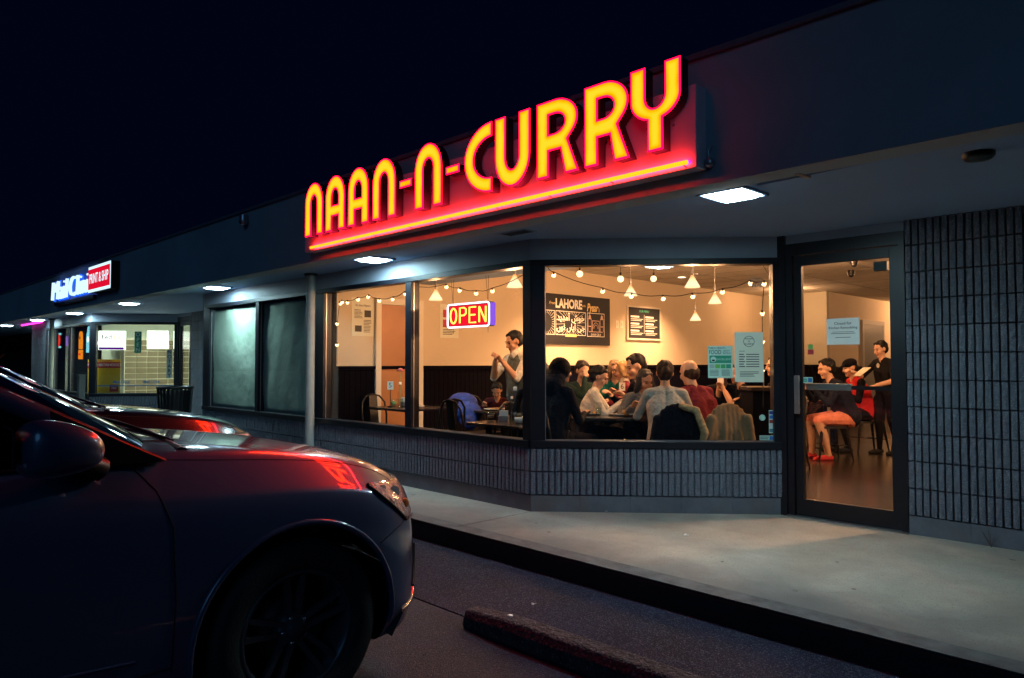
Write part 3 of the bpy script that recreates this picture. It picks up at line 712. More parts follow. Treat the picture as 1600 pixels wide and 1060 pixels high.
def mail_sign():
    root = thing('mail_shop_sign', 'glowing blue-white script sign reading Mail Clinic far down the fascia', 'sign', (-15.9, YF, 2.5))
    for s_, x0, x1, size in (('Mail', -17.58, -16.40, .56), ('Clinic', -16.22, -14.62, .56)):
        for dep, mt, bo, y, nm in ((.05, 'sign_white', -.010, -.125, 'lit_letters'), (.02, 'sign_blue', .012, -.08, 'blue_halo')):
            me = text_mesh(s_, size, depth=dep, mat=mt, shear=.12, bold=bo, align='LEFT'); me.transform(Matrix.Rotation(PI/2, 4, 'X'))
            xs = [v.co.x for v in me.vertices]; me.transform(Matrix.Translation((x0+15.9, 0, .235)) @ Matrix.Diagonal(((x1-x0)/(max(xs)-min(xs)), 1, 1, 1))); link(nm, me, root, (0, y, 0))
    MB().box(-1.75, 1.1, -.06, -.001, -.04, .03).build('raceway', 'bronze', root)
    b = thing('print_sign', 'lit red box sign with white letters reading PRINT & SHIP', 'sign', (-14.13, YF, 2.775))
    MB().box(-.655, .655, -.14, -.001, -.235, .235).build('cabinet', 'black_plastic', b)
    MB().box(-.65, .65, -.148, -.1405, -.23, .23).build('lit_border', 'sign_white', b)
    MB().box(-.635, .635, -.1535, -.1485, -.18, .18).build('lit_face', 'sign_crimson', b)
    text('PRINT & SHIP', .24, (0, -.1555, 0), 0, b, 'sign_white', sx=.80, bold=.003)
mail_sign()
setp(MB().tube([(-24.6, 4.50, 2.345), (-22.2, 4.50, 2.345)], .018).build('neon_strip', 'magenta_neon'), 'pink neon strip tucked under the soffit beyond the mail shop windows', 'neon strip')

def open_sign():
    t = thing('open_sign', 'lit neon OPEN sign with pink border hanging in front window', 'sign', (-5.62, 4.86, 1.77))
    W, H = .325, .122
    def rr(w, h, r, y):
        p = []
        for cx, cz, a in ((w-r, h-r, 0), (-w+r, h-r, 90), (-w+r, -h+r, 180), (w-r, -h+r, 270)):
            p += [(cx+r*math.cos(R(a+k*22.5)), y, cz+r*math.sin(R(a+k*22.5))) for k in range(5)]
        return p
    MB().box(-W, W, .005, .05, -H, H).build('back_panel', 'black_plastic', t)
    MB().box(-W+.02, W-.02, -.0005, .0045, -H+.02, H-.02).build('lit_panel', 'open_red', t)
    MB().tube(rr(W-.004, H-.004, .03, -.012), .0085, 8, closed=True).build('border_tube', 'open_white', t)
    MB().box(W+.001, W+.012, .0, .06, -H+.01, H-.01).build('side_glow', 'halo_violet', t)
    tm = MB(); r = .0085
    cx = [-.225, -.075, .075, .225]; hh = .078; ww = .048; y = -.014
    tm.tube([(cx[0]+ww*math.cos(2*PI*k/16), y, hh*math.sin(2*PI*k/16)) for k in range(16)], r, 6, closed=True)
    tm.tube([(cx[1]-ww, y, -hh), (cx[1]-ww, y, hh), (cx[1]+.02, y, hh), (cx[1]+ww, y, hh*.8), (cx[1]+ww, y, hh*.25), (cx[1]+.02, y, 0), (cx[1]-ww+.01, y, 0)], r, 6)
    tm.tube([(cx[2]+ww, y, -hh), (cx[2]-ww, y, -hh), (cx[2]-ww, y, hh), (cx[2]+ww, y, hh)], r, 6); tm.tube([(cx[2]-ww+.01, y, 0), (cx[2]+ww*.8, y, 0)], r, 6)
    for pa in (((-ww, -hh), (-ww, hh)), ((-ww, hh), (ww, -hh)), ((ww, -hh), (ww, hh))): tm.tube([(cx[3]+pa[0][0], y, pa[0][1]), (cx[3]+pa[1][0], y, pa[1][1])], r, 6)
    tm.build('letter_tubes', 'open_yellow', t)
    for s in (-.27, .27):
        MB().tube([(s, .02, H), (s+.03, .0, .38)], .002, 5).tube([(s, .02, H), (s-.01, .0, .38)], .002, 5).build('chain', 'wire', t)
        MB().tube([(s-.01, .03, -H), (s-.01, .03, -H-.06)], .002, 5).build('cord', 'wire', t)
open_sign()

# ================================================================== FLAT GOODS: boards, posters, notices
def wall_sheet(name, label, cat, y0, y1, z0, z1, mat, th=.01):
    t = thing(name, label, cat, (XP, (y0+y1)/2, (z0+z1)/2), PI/2); W = (y1-y0)/2; H = (z1-z0)/2
    MB().box(-W, W, -th, 0, -H, H).build('sheet' if th < .012 else 'board', mat, t); return t, W, H, -th-.002
def lines(t, x0, x1, z0, z1, n, y, mat='ink', jag=.3, hfr=.35):
    m = MB(); dz = (z1-z0)/n; rnd = random.Random(int(1000*abs(x0)+n))
    for k in range(n):
        z = z0+dz*(k+.5); m.box(x0, x1-(x1-x0)*jag*rnd.random(), y-.0005, y+.0005, z-dz*hfr/2, z+dz*hfr/2)
    return m.build('print_lines', mat, t)
t, W, H, y = wall_sheet('poster', 'white article poster with two small photos left of the wooden door', 'poster', 5.03, 5.37, 1.63, 2.12, 'warm_paper', .004)
text('In the News', .045, (0, y, .15), 0, t); lines(t, -.13, .0, -.02, .10, 7, y); lines(t, .01, .13, -.2, -.03, 9, y)
M('photo_print', (.25, .2, .17), .6, noise=(60, .9)); M('photo_dark', (.04, .035, .03), .6, noise=(80, .9))
MB().box(.02, .12, y-.001, y, .0, .09).build('photo', 'photo_dark', t); MB().box(-.12, -.02, y-.001, y, -.19, -.11).build('photo', 'photo_dark', t)
t, W, H, y = wall_sheet('poster', 'small poster with red pictures behind the OPEN sign', 'poster', 6.47, 6.81, 1.64, 2.12, 'warm_paper', .004)
M('photo_red', (.45, .04, .05), .6, noise=(50, .9))
for a in (-.12, .01):
    for b in (.05, -.09): MB().box(a, a+.11, y-.001, y, b, b+.11).build('photo', 'photo_red', t)
lines(t, -.12, .12, -.2, -.11, 4, y)

t, W, H, y = wall_sheet('chalkboard', 'large black chalkboard lettered LAHORE with Urdu greeting and fort drawing', 'board', 8.36, 10.29, 1.59, 2.42, 'chalkboard', .03)
cyb = (8.36+10.29)/2
Y2 = lambda yy: yy-cyb
text('From', .07, (Y2(8.78), y, .26), 0, t, 'gold_chalk', shear=.2)
text('LAHORE', .205, (Y2(9.19), y, .255), 0, t, 'chalk', sx=.86, bold=.008)
text('with', .06, (Y2(9.565), y, .25), 0, t, 'gold_chalk', shear=.2)
text('Pyaar', .19, (Y2(9.80), y, .225), 0, t, 'gold_chalk', shear=.25, sx=.7, bold=.004)
def frame(t, x0, x1, z0, z1, y, mat='chalk', th=.009):
    m = MB(); m.box(x0, x1, y, y+.001, z1-th, z1).box(x0, x1, y, y+.001, z0, z0+th).box(x0, x0+th, y, y+.001, z0+th, z1-th).box(x1-th, x1, y, y+.001, z0+th, z1-th); return m.build('chalk_frame', mat, t)
frame(t, Y2(8.40), Y2(8.835), -.26, .14, y); frame(t, Y2(8.86), Y2(9.62), -.26, .14, y); frame(t, Y2(9.66), Y2(10.13), -.27, .14, y)
m = MB(); rnd = random.Random(5)
for (cx, x0, x1) in ((Y2(9.24), Y2(8.875), Y2(9.60)), (Y2(8.62), Y2(8.41), Y2(8.82))):
    for k in range(30):
        a = 2*PI*k/30+.07; r0 = .19; dx, dz = math.cos(a), math.sin(a)
        r1 = min(((x1-cx) if dx > 0 else (cx-x0))/max(abs(dx), 1e-3), ((.13+.06) if dz > 0 else (.25-.06))/max(abs(dz), 1e-3))
        if r1 > r0*.9: m.quadbar((cx+dx*r0*.8, y+.001, -.06+dz*r0*.8), (cx+dx*r1, y+.001, -.06+dz*r1), (-dz, 0, dx), (0, 1, 0), .0045, .001)
m.build('chalk_rays', 'chalk', t)
# Urdu greetings in presentation forms, laid out right to left
text('\uFEAA\uFBFE\uFEAA\uFEE3\uFE81 \uFEB5\uFEEE\uFEA7', .15, (Y2(9.24), y, .03), 0, t, 'chalk', bold=.003)
text('\uFB9E\uFEEE\uFEE7 \uFB9E\uFE8E\uFBFE\uFE81 \uFBFD\uFE9F', .15, (Y2(9.24), y, -.13), 0, t, 'chalk', bold=.003)
MB().box(Y2(9.10), Y2(9.38), y-.001, y, -.285, -.24).build('chalk_plaque', 'gold_chalk', t)
# fort drawing
m = MB()
for s in (-.165, .165):
    cx = Y2(9.895)+s
    m.box(cx-.045, cx+.045, y, y+.001, -.10, -.085).box(cx-.045, cx-.037, y, y+.001, -.18, .03).box(cx+.037, cx+.045, y, y+.001, -.18, .03).box(cx-.045, cx+.045, y, y+.001, .03, .045)
    m.prism([(cx-.03, .045), (cx-.03, .08), (cx, .12), (cx+.03, .08), (cx+.03, .045)], y, y+.001)
cx = Y2(9.895)
m.box(cx-.10, cx+.10, y, y+.001, .0, .012).box(cx-.10, cx-.088, y, y+.001, -.18, 0).box(cx+.088, cx+.1, y, y+.001, -.18, 0)
for r in (.08, .05): m.tube([(cx+r*math.cos(R(a)), y+.001, -.13+r*1.3*math.sin(R(a))) for a in range(0, 181, 20)], .005, 4)
m.box(cx-.19, cx+.19, y, y+.001, -.19, -.18)
m.build('fort_drawing', M('pink_chalk', (.65, .45, .4), .8), t)
text('SHAHI QILA', .06, (cx, y, -.235), 0, t, 'chalk', sx=.85)
m = MB()
for s in (-1, 1): m.tube([(cx+s*(.02+.012*k*.9)*1.0+s*.05*math.sin(k*.55), y+.001, .21+.05*math.cos(k*.62)) for k in range(9)], .004, 4)
m.build('chalk_scroll', 'pink_chalk' if 'pink_chalk' in MATS else 'chalk', t)

t, W, H, y = wall_sheet('menu_board', 'smaller black menu board in a cream frame right of the chalkboard', 'board', 10.83, 11.84, 1.74, 2.31, 'chalkboard', .02)
for q in ((-W-.03, W+.03, H, H+.03), (-W-.03, W+.03, -H-.03, -H)): MB().box(q[0], q[1], -.035, 0, q[2], q[3]).build('frame_rail', 'trim_paint', t)
for q in ((-W-.03, -W), (W, W+.03)): MB().box(q[0], q[1], -.035, 0, -H, H).build('frame_rail', 'trim_paint', t)
M('green_chalk', (.1, .6, .4), .8)
text('OUR MENU', .06, (0, y, .22), 0, t, 'green_chalk')
MB().box(-.003, .003, y, y+.001, -.2, .16).build('chalk_line', 'chalk', t)
for a, b in ((-.42, -.04), (.04, .42)):
    for k in range(3):
        z = .10-k*.13; MB().box(a, a+.26, y, y+.001, z, z+.03).build('menu_heading', 'chalk', t); lines(t, a, b, z-.07, z-.015, 2, y, 'chalk')

# small switch, thermostat, framed cards
th = thing('thermostat', 'small white thermostat on the wall left of the green placard', 'thermostat', (XP, 13.74, 1.56), PI/2)
MB().box(-.1, .1, -.035, 0, -.07, .07).build('case', 'white_paper', th, bevel=.01); MB().box(-.05, .05, -.037, -.0355, -.03, .03).build('screen', 'ink', th)
for yy, lb in ((10.53, 'yellowish switch plate left of the menu board'), (10.66, 'yellowish switch plate touching the menu board side')):
    s = thing('switch_plate', lb, 'switch', (XP, yy, 1.98), PI/2); MB().box(-.045, .045, -.008, 0, -.07, .07).build('plate', 'warm_paper', s, bevel=.002); MB().box(-.012, .012, -.016, -.0085, -.03, .03).build('rocker', 'trim_paint', s)

# papers taped inside the angled window
def on_glass(name, label, cat, s0, s1, z0, z1, mat):
    c = chp((s0+s1)/2, (z0+z1)/2, .0300); t = thing(name, label, cat, c, CANG); W = (s1-s0)/2; H = (z1-z0)/2
    MB().box(-W, W, .001, .003, -H, H).build('sheet', mat, t); return t, W, H, 0
M('placard_paper', (.50, .72, .62), .7); M('green_print', (.02, .30, .18), .7)
t, W, H, y = on_glass('food_placard', 'green and white food safety placard with smiling face reading EXCELLENT', 'placard', 1.535, 1.745, 1.155, 1.432, 'placard_paper')
text('PUBLIC HEALTH', .02, (-.03, y, .12), 0, t); text('FOOD', .052, (-.045, y, .083), 0, t, sx=.72); text('SAFETY\nRATING', .020, (.055, y, .085), 0, t, sx=.9)
MB().box(-W+.012, W-.012, -.0005, .0005, -.01, .055).build('green_band', 'green_print', t)
text('EXCELLENT', .024, (.030, y-.001, .022), 0, t, 'placard_paper')
MB().lathe([(.024, -.001), (0, -.0015)], n=20, axis='y').rot(Matrix.Translation((-.06, -.0005, .022))).build('smiley_disc', 'placard_paper', t)
MB().prism([(-.076, .02), (-.044, .02), (-.05, .007), (-.06, .003), (-.07, .007)], -.0028, -.0022).build('smile', 'ink', t)
for k in range(4):
    MB().box(-W+.014+k*.0465, -W+.055+k*.0465, -.0005, .0005, -.055, -.02).build('rating_box', M('green_print%d' % k, ((.35, .5, .45), (.15, .5, .1), (.05, .42, .14), (.02, .30, .18))[k], .7), t)
lines(t, -W+.015, -.01, -.12, -.065, 5, 0, jag=.1); lines(t, .01, W-.015, -.12, -.065, 6, 0)
t, W, H, y = on_glass('hours_sheet', 'large cream sheet with round logo and opening hours taped inside the window', 'notice', 1.762, 2.005, 1.12, 1.55, 'warm_paper')
MB().tube([(.045*math.cos(2*PI*k/28), 0, .135+.045*math.sin(2*PI*k/28)) for k in range(28)], .0022, 5, closed=True).build('logo_ring', 'ink', t)
text('NAAN\nN\nCURRY', .023, (0, y, .135), 0, t)
m = MB()
for k in range(6): z = .02-k*.021; m.box(-.085, -.045+.01*(k % 2), -.0005, .0005, z, z+.008); m.box(-.025, .085, -.0005, .0005, z, z+.007)
m.build('print_lines', 'ink', t); lines(t, -.08, .08, -.17, -.12, 4, 0)
text('HOURS', .014, (-.06, y, .05), 0, t)
t, W, H, y = on_glass('card_sticker', 'strip of payment card stickers at the window corner', 'sticker', 2.045, 2.085, .684, .88, 'placard_paper')
for k, c in enumerate(((.02, .04, .25), (.02, .15, .5), (.3, .03, .03), (.5, .6, .6), (.05, .2, .3))):
    MB().box(-W+.003, W-.003, -.0006, .0006, H-.035-k*.038, H-.006-k*.038).build('card_mark', M('card_mark%d' % k, c, .6), t)
t = thing('round_sticker', 'small round pale blue sticker beside the card strip', 'sticker', chp(1.99, .816, .03), CANG)
MB().lathe([(.026, 0), (0, -.001)], n=24, axis='y').build('disc', 'placard_paper', t); MB().tube([(.02*math.cos(2*PI*k/20), -.001, .02*math.sin(2*PI*k/20)) for k in range(20)], .0012, 4, closed=True).build('printed_ring', 'green_print', t)
t, W, H, y = on_glass('alarm_sticker', 'small pale rectangular sticker at the bottom corner of the window', 'sticker', 1.965, 2.08, .622, .664, 'placard_paper')
lines(t, -W+.005, .02, -.015, .015, 2, 0, jag=.1); MB().box(.026, W-.004, -.0006, .0006, -.016, .016).build('blue_mark', 'card_mark1', t)
t = thing('entry_lettering', 'pale stick-on lettering reading Entry N-3 on the window glass', 'lettering', chp(1.955, 1.985, .028), CANG)
M('vinyl_grey', (.45, .42, .38), .7)
text('Entry', .05, (0, 0, .025), 0, t, 'vinyl_grey'); text('N-3', .055, (0, 0, -.03), 0, t, 'vinyl_grey', bold=.001)
# door notices
t = thing('door_notice', 'white paper notice on the glass door reading Closed for Kitchen Remodeling', 'notice', (-2.365, YR+.028, 1.54))
MB().box(-.13, .13, 0, .0015, -.107, .107).build('sheet', 'white_paper', t)
text('Closed for', .032, (0, -.001, .065), 0, t); text('Kitchen Remodeling', .028, (0, -.001, .03), 0, t)
m = MB(); m.box(-.085, .085, -.001, 0, -.005, -.002).box(-.095, .095, -.001, 0, -.018, -.014).box(-.06, .06, -.001, 0, -.05, -.046); m.build('print_lines', 'ink', t)
t = thing('alarm_sticker', 'small pale blue sticker on the glass door by the push bar', 'sticker', (-2.672, YR+.028, 1.142))
MB().box(-.055, .055, 0, .001, -.024, .024).build('sheet', 'placard_paper', t); MB().box(-.045, .01, -.001, 0, .002, .012).box(-.045, .01, -.001, 0, -.014, -.004).build('print_lines', 'green_print', t)
MB().box(.018, .05, -.001, 0, -.017, .017).build('blue_mark', 'card_mark1', t)
t = thing('green_sticker', 'small green and brown stickers low on the door glass', 'sticker', (-2.63, YR+.028, 1.40))
MB().box(-.02, .02, 0, .001, 0, .04).build('sheet', M('green_sticker', (.15, .45, .1), .6), t); MB().box(-.025, .025, 0, .001, -.045, -.003).build('lower_sheet', 'photo_red', t)

# ================================================================== FURNITURE
def make_chair(label):
    t = thing('metal_chair', label, 'chair', (0, 0, 0), 0, 'black metal dining chairs')
    s = MB(); p = []
    for cx, cyy, a in ((.13, .13, 0), (-.13, .13, 90), (-.13, -.13, 180), (.13, -.13, 270)):
        p += [(cx+.06*math.cos(R(a+k*30)), cyy+.06*math.sin(R(a+k*30))) for k in range(4)]
    n = len(p); s.add([(x, y, .452) for x, y in p]+[(x*1.02, y*1.02, .425) for x, y in p], [tuple(range(n)), tuple(range(n, 2*n))[::-1]]+[(k, (k+1) % n, n+(k+1) % n, n+k) for k in range(n)])
    s.build('seat', 'metal_black', t)
    for sx in (-1, 1):
        for sy in (-1, 1):
            MB().tube([(sx*.16, sy*.16, .43), (sx*.215, sy*.225, 0)], [.026, .012], 6).build('leg', 'metal_black', t)
    MB().tube([(-.17, -.17, .44), (-.185, -.19, .62), (-.17, -.215, .78), (-.10, -.23, .86), (0, -.235, .885), (.10, -.23, .86), (.17, -.215, .78), (.185, -.19, .62), (.17, -.17, .44)], .013, 8).build('back_hoop', 'metal_black', t)
    MB().quadbar((0, -.17, .44), (0, -.235, .875), (1, 0, 0), (0, 1, 0), .12, .012).build('back_slat', 'metal_black', t)
    MB().tube([(-.185, .19, .20), (.185, -.19, .20)], .007, 6).tube([(.185, .19, .20), (-.185, -.19, .20)], .007, 6).build('cross_brace', 'metal_black', t)
    return t
CH = [None]
def chair(x, y, yaw, label):
    """yaw: heading (degrees) the sitter faces"""
    rz = R(yaw-90)
    if CH[0] is None: CH[0] = make_chair(label); CH[0].location = (x, y, 0); CH[0].rotation_euler = (0, 0, rz)
    else: copy_tree(CH[0], (x, y, 0), rz, label)
def table(x, y, w, d, rz, label, round_=False, h=.75):
    t = thing('dining_table', label, 'table', (x, y, 0), R(rz), 'dark dining tables')
    if round_: MB().lathe([(0, h-.03), (w/2-.01, h-.03), (w/2, h-.02), (w/2, h-.006), (w/2-.006, h), (0, h)], n=36).build('table_top', 'table_top', t)
    else: MB().box(-w/2, w/2, -d/2, d/2, h-.03, h).build('table_top', 'table_top', t, bevel=.006)
    MB().tube([(0, 0, .02), (0, 0, h-.03)], .035, 12).build('pedestal', 'metal_black', t)
    MB().box(-.28, .28, -.035, .035, 0, .025).box(-.035, .035, .036, .28, 0, .025).box(-.035, .035, -.28, -.036, 0, .025).build('foot', 'metal_black', t)
BOT = [None]
def bottle(x, y, z, label, s=1):
    if BOT[0] is None:
        t = thing('glass_bottle', label, 'bottle', (0, 0, 0), 0, 'clear glass water bottles')
        MB().lathe([(0, .003), (.036, .003), (.037, .02), (.037, .15), (.03, .19), (.015, .235), (.013, .28)], n=20).build('bottle_body', 'clear_glass', t)
        MB().lathe([(.017, .272), (.017, .30), (.008, .305), (0, .305)], n=14).build('stopper', 'ceramic', t)
        MB().lathe([(0, .006), (.033, .006), (.034, .10), (0, .10)], n=18).build('water', glass_mat('water', (.8, .88, .9), ior=1.33), t)
        BOT[0] = t
    else: t = copy_tree(BOT[0], label=label)
    t.location = (x, y, z); t.scale = (s, s, s)
def glass(x, y, z, label, h=.12, r=.036, fill=None):
    t = thing('drinking_glass', label, 'glass', (x, y, z), 0, 'drinking glasses on the tables')
    MB().lathe([(0, .002), (r*.8, .002), (r, h), (r-.003, h), (r*.8-.003, .008), (0, .008)], n=18).build('glass_wall', 'clear_glass', t)
    if fill: MB().lathe([(0, .009), (r*.79, .009), (r*.9, h*.6), (0, h*.6)], n=16).build('drink', fill, t)
def plate(x, y, z, label, r=.12, food=True):
    t = thing('plate', label, 'plate', (x, y, z), 0, 'white plates with food')
    MB().lathe([(0, .004), (r*.6, .004), (r, .018), (r, .022), (r*.6, .010), (0, .010)], n=24).build('dish', 'ceramic', t)
    if food:
        m = MB(); rnd = random.Random(int(x*1000))
        for k in range(9): a = rnd.uniform(0, 6.3); q = rnd.uniform(0, r*.6); m.ball((q*math.cos(a), q*math.sin(a), .018), rnd.uniform(.014, .03), 6, 4, sc=(1, 1, .6))
        m.build('food', 'food', t)
def number_stand(x, y, z, s, label, rz=0):
    t = thing('number_stand', label, 'table number', (x, y, z), rz, 'table number stands')
    MB().box(-.03, .03, -.03, .03, 0, .012).box(-.004, .004, -.004, .004, .012, .21).build('stand', 'metal_black', t)
    MB().box(-.036, .036, -.003, .003, .21, .31).build('card', 'white_paper', t)
    me = text_mesh(s, .085); me.transform(Matrix.Rotation(PI/2, 4, 'X')); link('number', me, t, (0, -.0045, .26))
def holder(x, y, z, label, mat='alu'):
    t = thing('napkin_holder', label, 'napkin holder', (x, y, z), R(30), 'napkin holders')
    MB().box(-.05, .05, -.03, .03, 0, .06).build('box', mat, t, bevel=.006)
    MB().box(-.04, .04, -.02, .02, .04, .11).build('napkins', 'white_paper', t)
CF = R(-44+90)   # rotation that turns a local -y face to the camera side
table(-7.25, 5.32, .8, .7, 0, 'dark table with number five card by the wooden door', h=.75)
number_stand(-7.42, 5.16, .75, '5', 'table number card reading 5 beside the flower bottle', CF); bottle(-7.30, 5.22, .75, 'clear bottle holding a pink flower on the number five table')
f = thing('flower', 'single pink carnation standing in the bottle on the number five table', 'flower', (-7.30, 5.22, .80))
MB().tube([(0, 0, 0), (.01, 0, .25), (.005, 0, .36)], .004, 6).build('stem', M('stem_green', (.25, .35, .15), .6), f)
m = MB(); rnd = random.Random(1)
for k in range(26): a = rnd.uniform(0, 6.3); b = rnd.uniform(0, 1.4); m.ball((.03*math.sin(b)*math.cos(a), .03*math.sin(b)*math.sin(a), .38+.03*math.cos(b)), .014, 6, 4)
m.build('bloom', M('petal', (.65, .16, .15), .7), f)
glass(-7.52, 5.28, .75, 'glass of green drink on the number five table', .09, .04, M('green_drink', (.2, .4, .15), .4)); holder(-7.38, 5.35, .75, 'napkin holder on the number five table')
plate(-7.10, 5.30, .75, 'white plate near the window mullion on the number five table', .11, False)
chair(-7.75, 5.28, 0, 'black metal chair at the left end of the number five table'); chair(-6.55, 5.25, 180, 'black metal chair right of the number five table')
table(-5.15, 5.05, .75, .62, 0, 'dark table just inside the front window below the waitress', h=.70)
bottle(-5.17, 5.08, .70, 'tall clear bottle on the table below the waitress', 1.15); bottle(-5.36, 5.22, .70, 'shorter clear bottle left of the tall one below the waitress', .8)
holder(-5.30, 5.05, .70, 'white napkin holder on the table below the waitress'); glass(-5.02, 4.98, .70, 'pale cup at the right edge of the front window table', .10, .045, 'ceramic')
glass(-5.44, 5.0, .70, 'dark tumbler on the front window table', .09, .042, M('cola', (.03, .01, .01), .3))
table(-6.1, 5.9, .8, .7, 0, 'dark table where the boy leans down', h=.74); plate(-6.15, 5.75, .74, 'plate in front of the leaning boy', .15)
number_stand(-5.85, 5.80, .74, '8', 'table number card reading 8 beside the leaning boy', CF)
chair(-5.65, 5.2, 190, 'black metal chair pulled up left of the front window table'); chair(-6.15, 5.28, 90, 'black metal chair with rounded back in the middle front pane')
# big table by the angled window
table(-4.55, 6.25, 1.5, .8, 42, 'long dark table of food surrounded by diners at the angled window', h=.74)
for q in ((-4.62, 6.08, 'plate of curry before the woman in grey'), (-4.28, 6.38, 'plate of rice in the middle of the long table'), (-4.95, 5.98, 'plate nearest the woman in white'), (-4.15, 6.62, 'plate at the right end of the long table')): plate(q[0], q[1], .74, q[2], .13)
glass(-4.78, 5.90, .74, 'tall water glass at the left end of the long table', .14, .036, 'water'); glass(-4.52, 6.02, .74, 'glass of amber drink in the middle of the long table', .11, .04, M('amber', (.45, .2, .04), .3))
glass(-4.30, 6.22, .74, 'clear tumbler in front of the grey haired diner', .11, .038); glass(-4.12, 6.34, .74, 'clear tumbler at the right of the long table', .11, .038)
number_stand(-5.35, 7.05, .74, '6', 'table number card reading 6 behind the long table', CF)
table(-5.55, 7.15, .9, .8, 0, 'dark rear table with number six card', h=.74)
table(-4.3, 8.0, 1.2, .8, 30, 'dark rear table of the phone holding diners', h=.74)
table(-4.75, 9.85, .9, .8, 0, 'dark table in front of the man in pink shorts', h=.76)
table(-4.9, 10.95, .9, .8, 0, 'dark table in front of the man in the red vest', h=.76)
b = thing('paper_bag', 'lit cream paper bag on the table of the man in pink shorts', 'bag', (-4.42, 9.62, .76)); MB().box(-.09, .09, -.05, .05, 0, .22).build('bag_body', 'warm_paper', b, bevel=.004)
glass(-4.6, 10.75, .76, 'glass on the table of the man in the red vest', .12, .036, 'water')
for q in ((-4.66, 5.22, 60, 'black metal chair under the diner in the dark hooded jacket'), (-5.10, 6.12, 20, 'black metal chair under the woman in white'), (-3.88, 5.84, 140, 'black metal chair draped with black coat and plaid scarf'),
          (-3.62, 6.18, 150, 'black metal chair draped with a beige jacket'), (-4.06, 9.86, 226, 'black metal chair under the man in pink shorts'), (-4.02, 11.06, 226, 'black metal chair under the man in the red vest'),
          (-4.14, 8.72, 226, 'black metal chair just left of the door view'), (-4.80, 6.98, 250, 'black metal chair under the dark haired man in black'), (-5.85, 7.40, -44, 'black metal chair under the woman with glasses'),
          (-5.3, 7.55, 200, 'black metal chair under the blond diner'), (-5.9, 6.75, 60, 'black metal chair under the diner with a hand on the face'), (-6.6, 5.95, 0, 'black metal chair under the leaning boy'), (-3.45, 11.3, 226, 'empty black metal chair right of the waiter legs')):
    chair(*q)
# service counter and plant at the right of the angled window
c = thing('service_counter', 'low dark service counter seen through the right side of the angled window', 'counter', (-3.55, 7.2, 0), R(45))
MB().box(-.25, .22, -.2, .2, 0, 1.0).build('body', 'wainscot', c, bevel=.004); MB().box(-.27, .24, -.22, .22, 1.001, 1.04).build('counter_top', 'table_top', c, bevel=.006)
v = thing('branch_vase', 'dark vase with tall bare branches right of the hours sheet', 'vase', (-3.42, 7.25, 1.04))
MB().lathe([(.09, 0), (.13, .2), (.10, .5), (.05, .72), (.06, .8)], n=20).build('vase_body', 'black_plastic', v)
m = MB(); rnd = random.Random(9)
for k in range(9):
    a = rnd.uniform(0, 6.3); p = [Vector((0, 0, .7))]; d = Vector((math.cos(a)*.12, math.sin(a)*.12, 1))
    for j in range(6): d = (d+Vector((rnd.uniform(-.2, .2), rnd.uniform(-.2, .2), 0))).normalized(); p.append(p[-1]+d*.22)
    m.tube(p, [.006, .005, .005, .004, .003, .002, .001], 5)
    for j in (3, 4, 5): m.tube([p[j], p[j]+Vector((rnd.uniform(-.12, .12), rnd.uniform(-.12, .12), .13))], [.003, .001], 4)
m.build('branches', M('bark', (.08, .06, .05), .8), v)

# ================================================================== PEOPLE
SK = {'mid': (.52, .27, .16), 'light': (.66, .38, .26), 'brown': (.33, .17, .10), 'dark': (.22, .11, .07)}
M('hair_black', (.004, .0035, .004), .55, bump=(260, .6, .004), spec=.3); M('hair_brown', (.028, .013, .008), .55, spec=.3, bump=(260, .6, .004)); M('hair_blond', (.55, .34, .15), .5, bump=(260, .6, .004), noise=(60, .3))
M('hair_grey', (.04, .034, .033), .55, spec=.3, bump=(260, .6, .004), noise=(50, .6)); M('hair_ashblond', (.3, .2, .12), .5, bump=(260, .6, .004), noise=(60, .4))
M('eye', (.02, .012, .01), .2); M('lip', (.36, .10, .08), .5)
for k, c in SK.items(): M('skin_'+k, c, .5, noise=(30, .06))
def cloth(n, c, r=.85): return M('cloth_'+n, c, r, noise=(18, .2), bump=(16, .9, .03), spec=.15)
cloth('greyvest', (.12, .13, .11)); cloth('white', (.68, .64, .56)); cloth('charcoal', (.009, .009, .012)); cloth('black', (.003, .003, .006)); cloth('maroon', (.16, .018, .028)); cloth('darkmaroon', (.07, .012, .014))
cloth('grey', (.20, .18, .165)); cloth('fleece', (.46, .42, .37)); cloth('teal', (.01, .13, .11)); cloth('navy', (.008, .012, .026)); cloth('pink', (.75, .25, .17)); cloth('red', (.60, .025, .03)); cloth('green', (.02, .045, .035)); cloth('denim', (.03, .04, .08)); cloth('cream', (.6, .45, .3)); cloth('shoe', (.02, .02, .02)); cloth('redshoe', (.6, .05, .06))
M('beige_jacket', (.20, .125, .065), .85, noise=(15, .2), bump=(30, .5, .01)); M('blue_coat', (.015, .05, .30), .6, noise=(15, .2), bump=(20, .8, .02))
M('plaid', (.38, .24, .12), .9, noise=(30, .8)); M('orange_collar', (.45, .2, .08), .8)

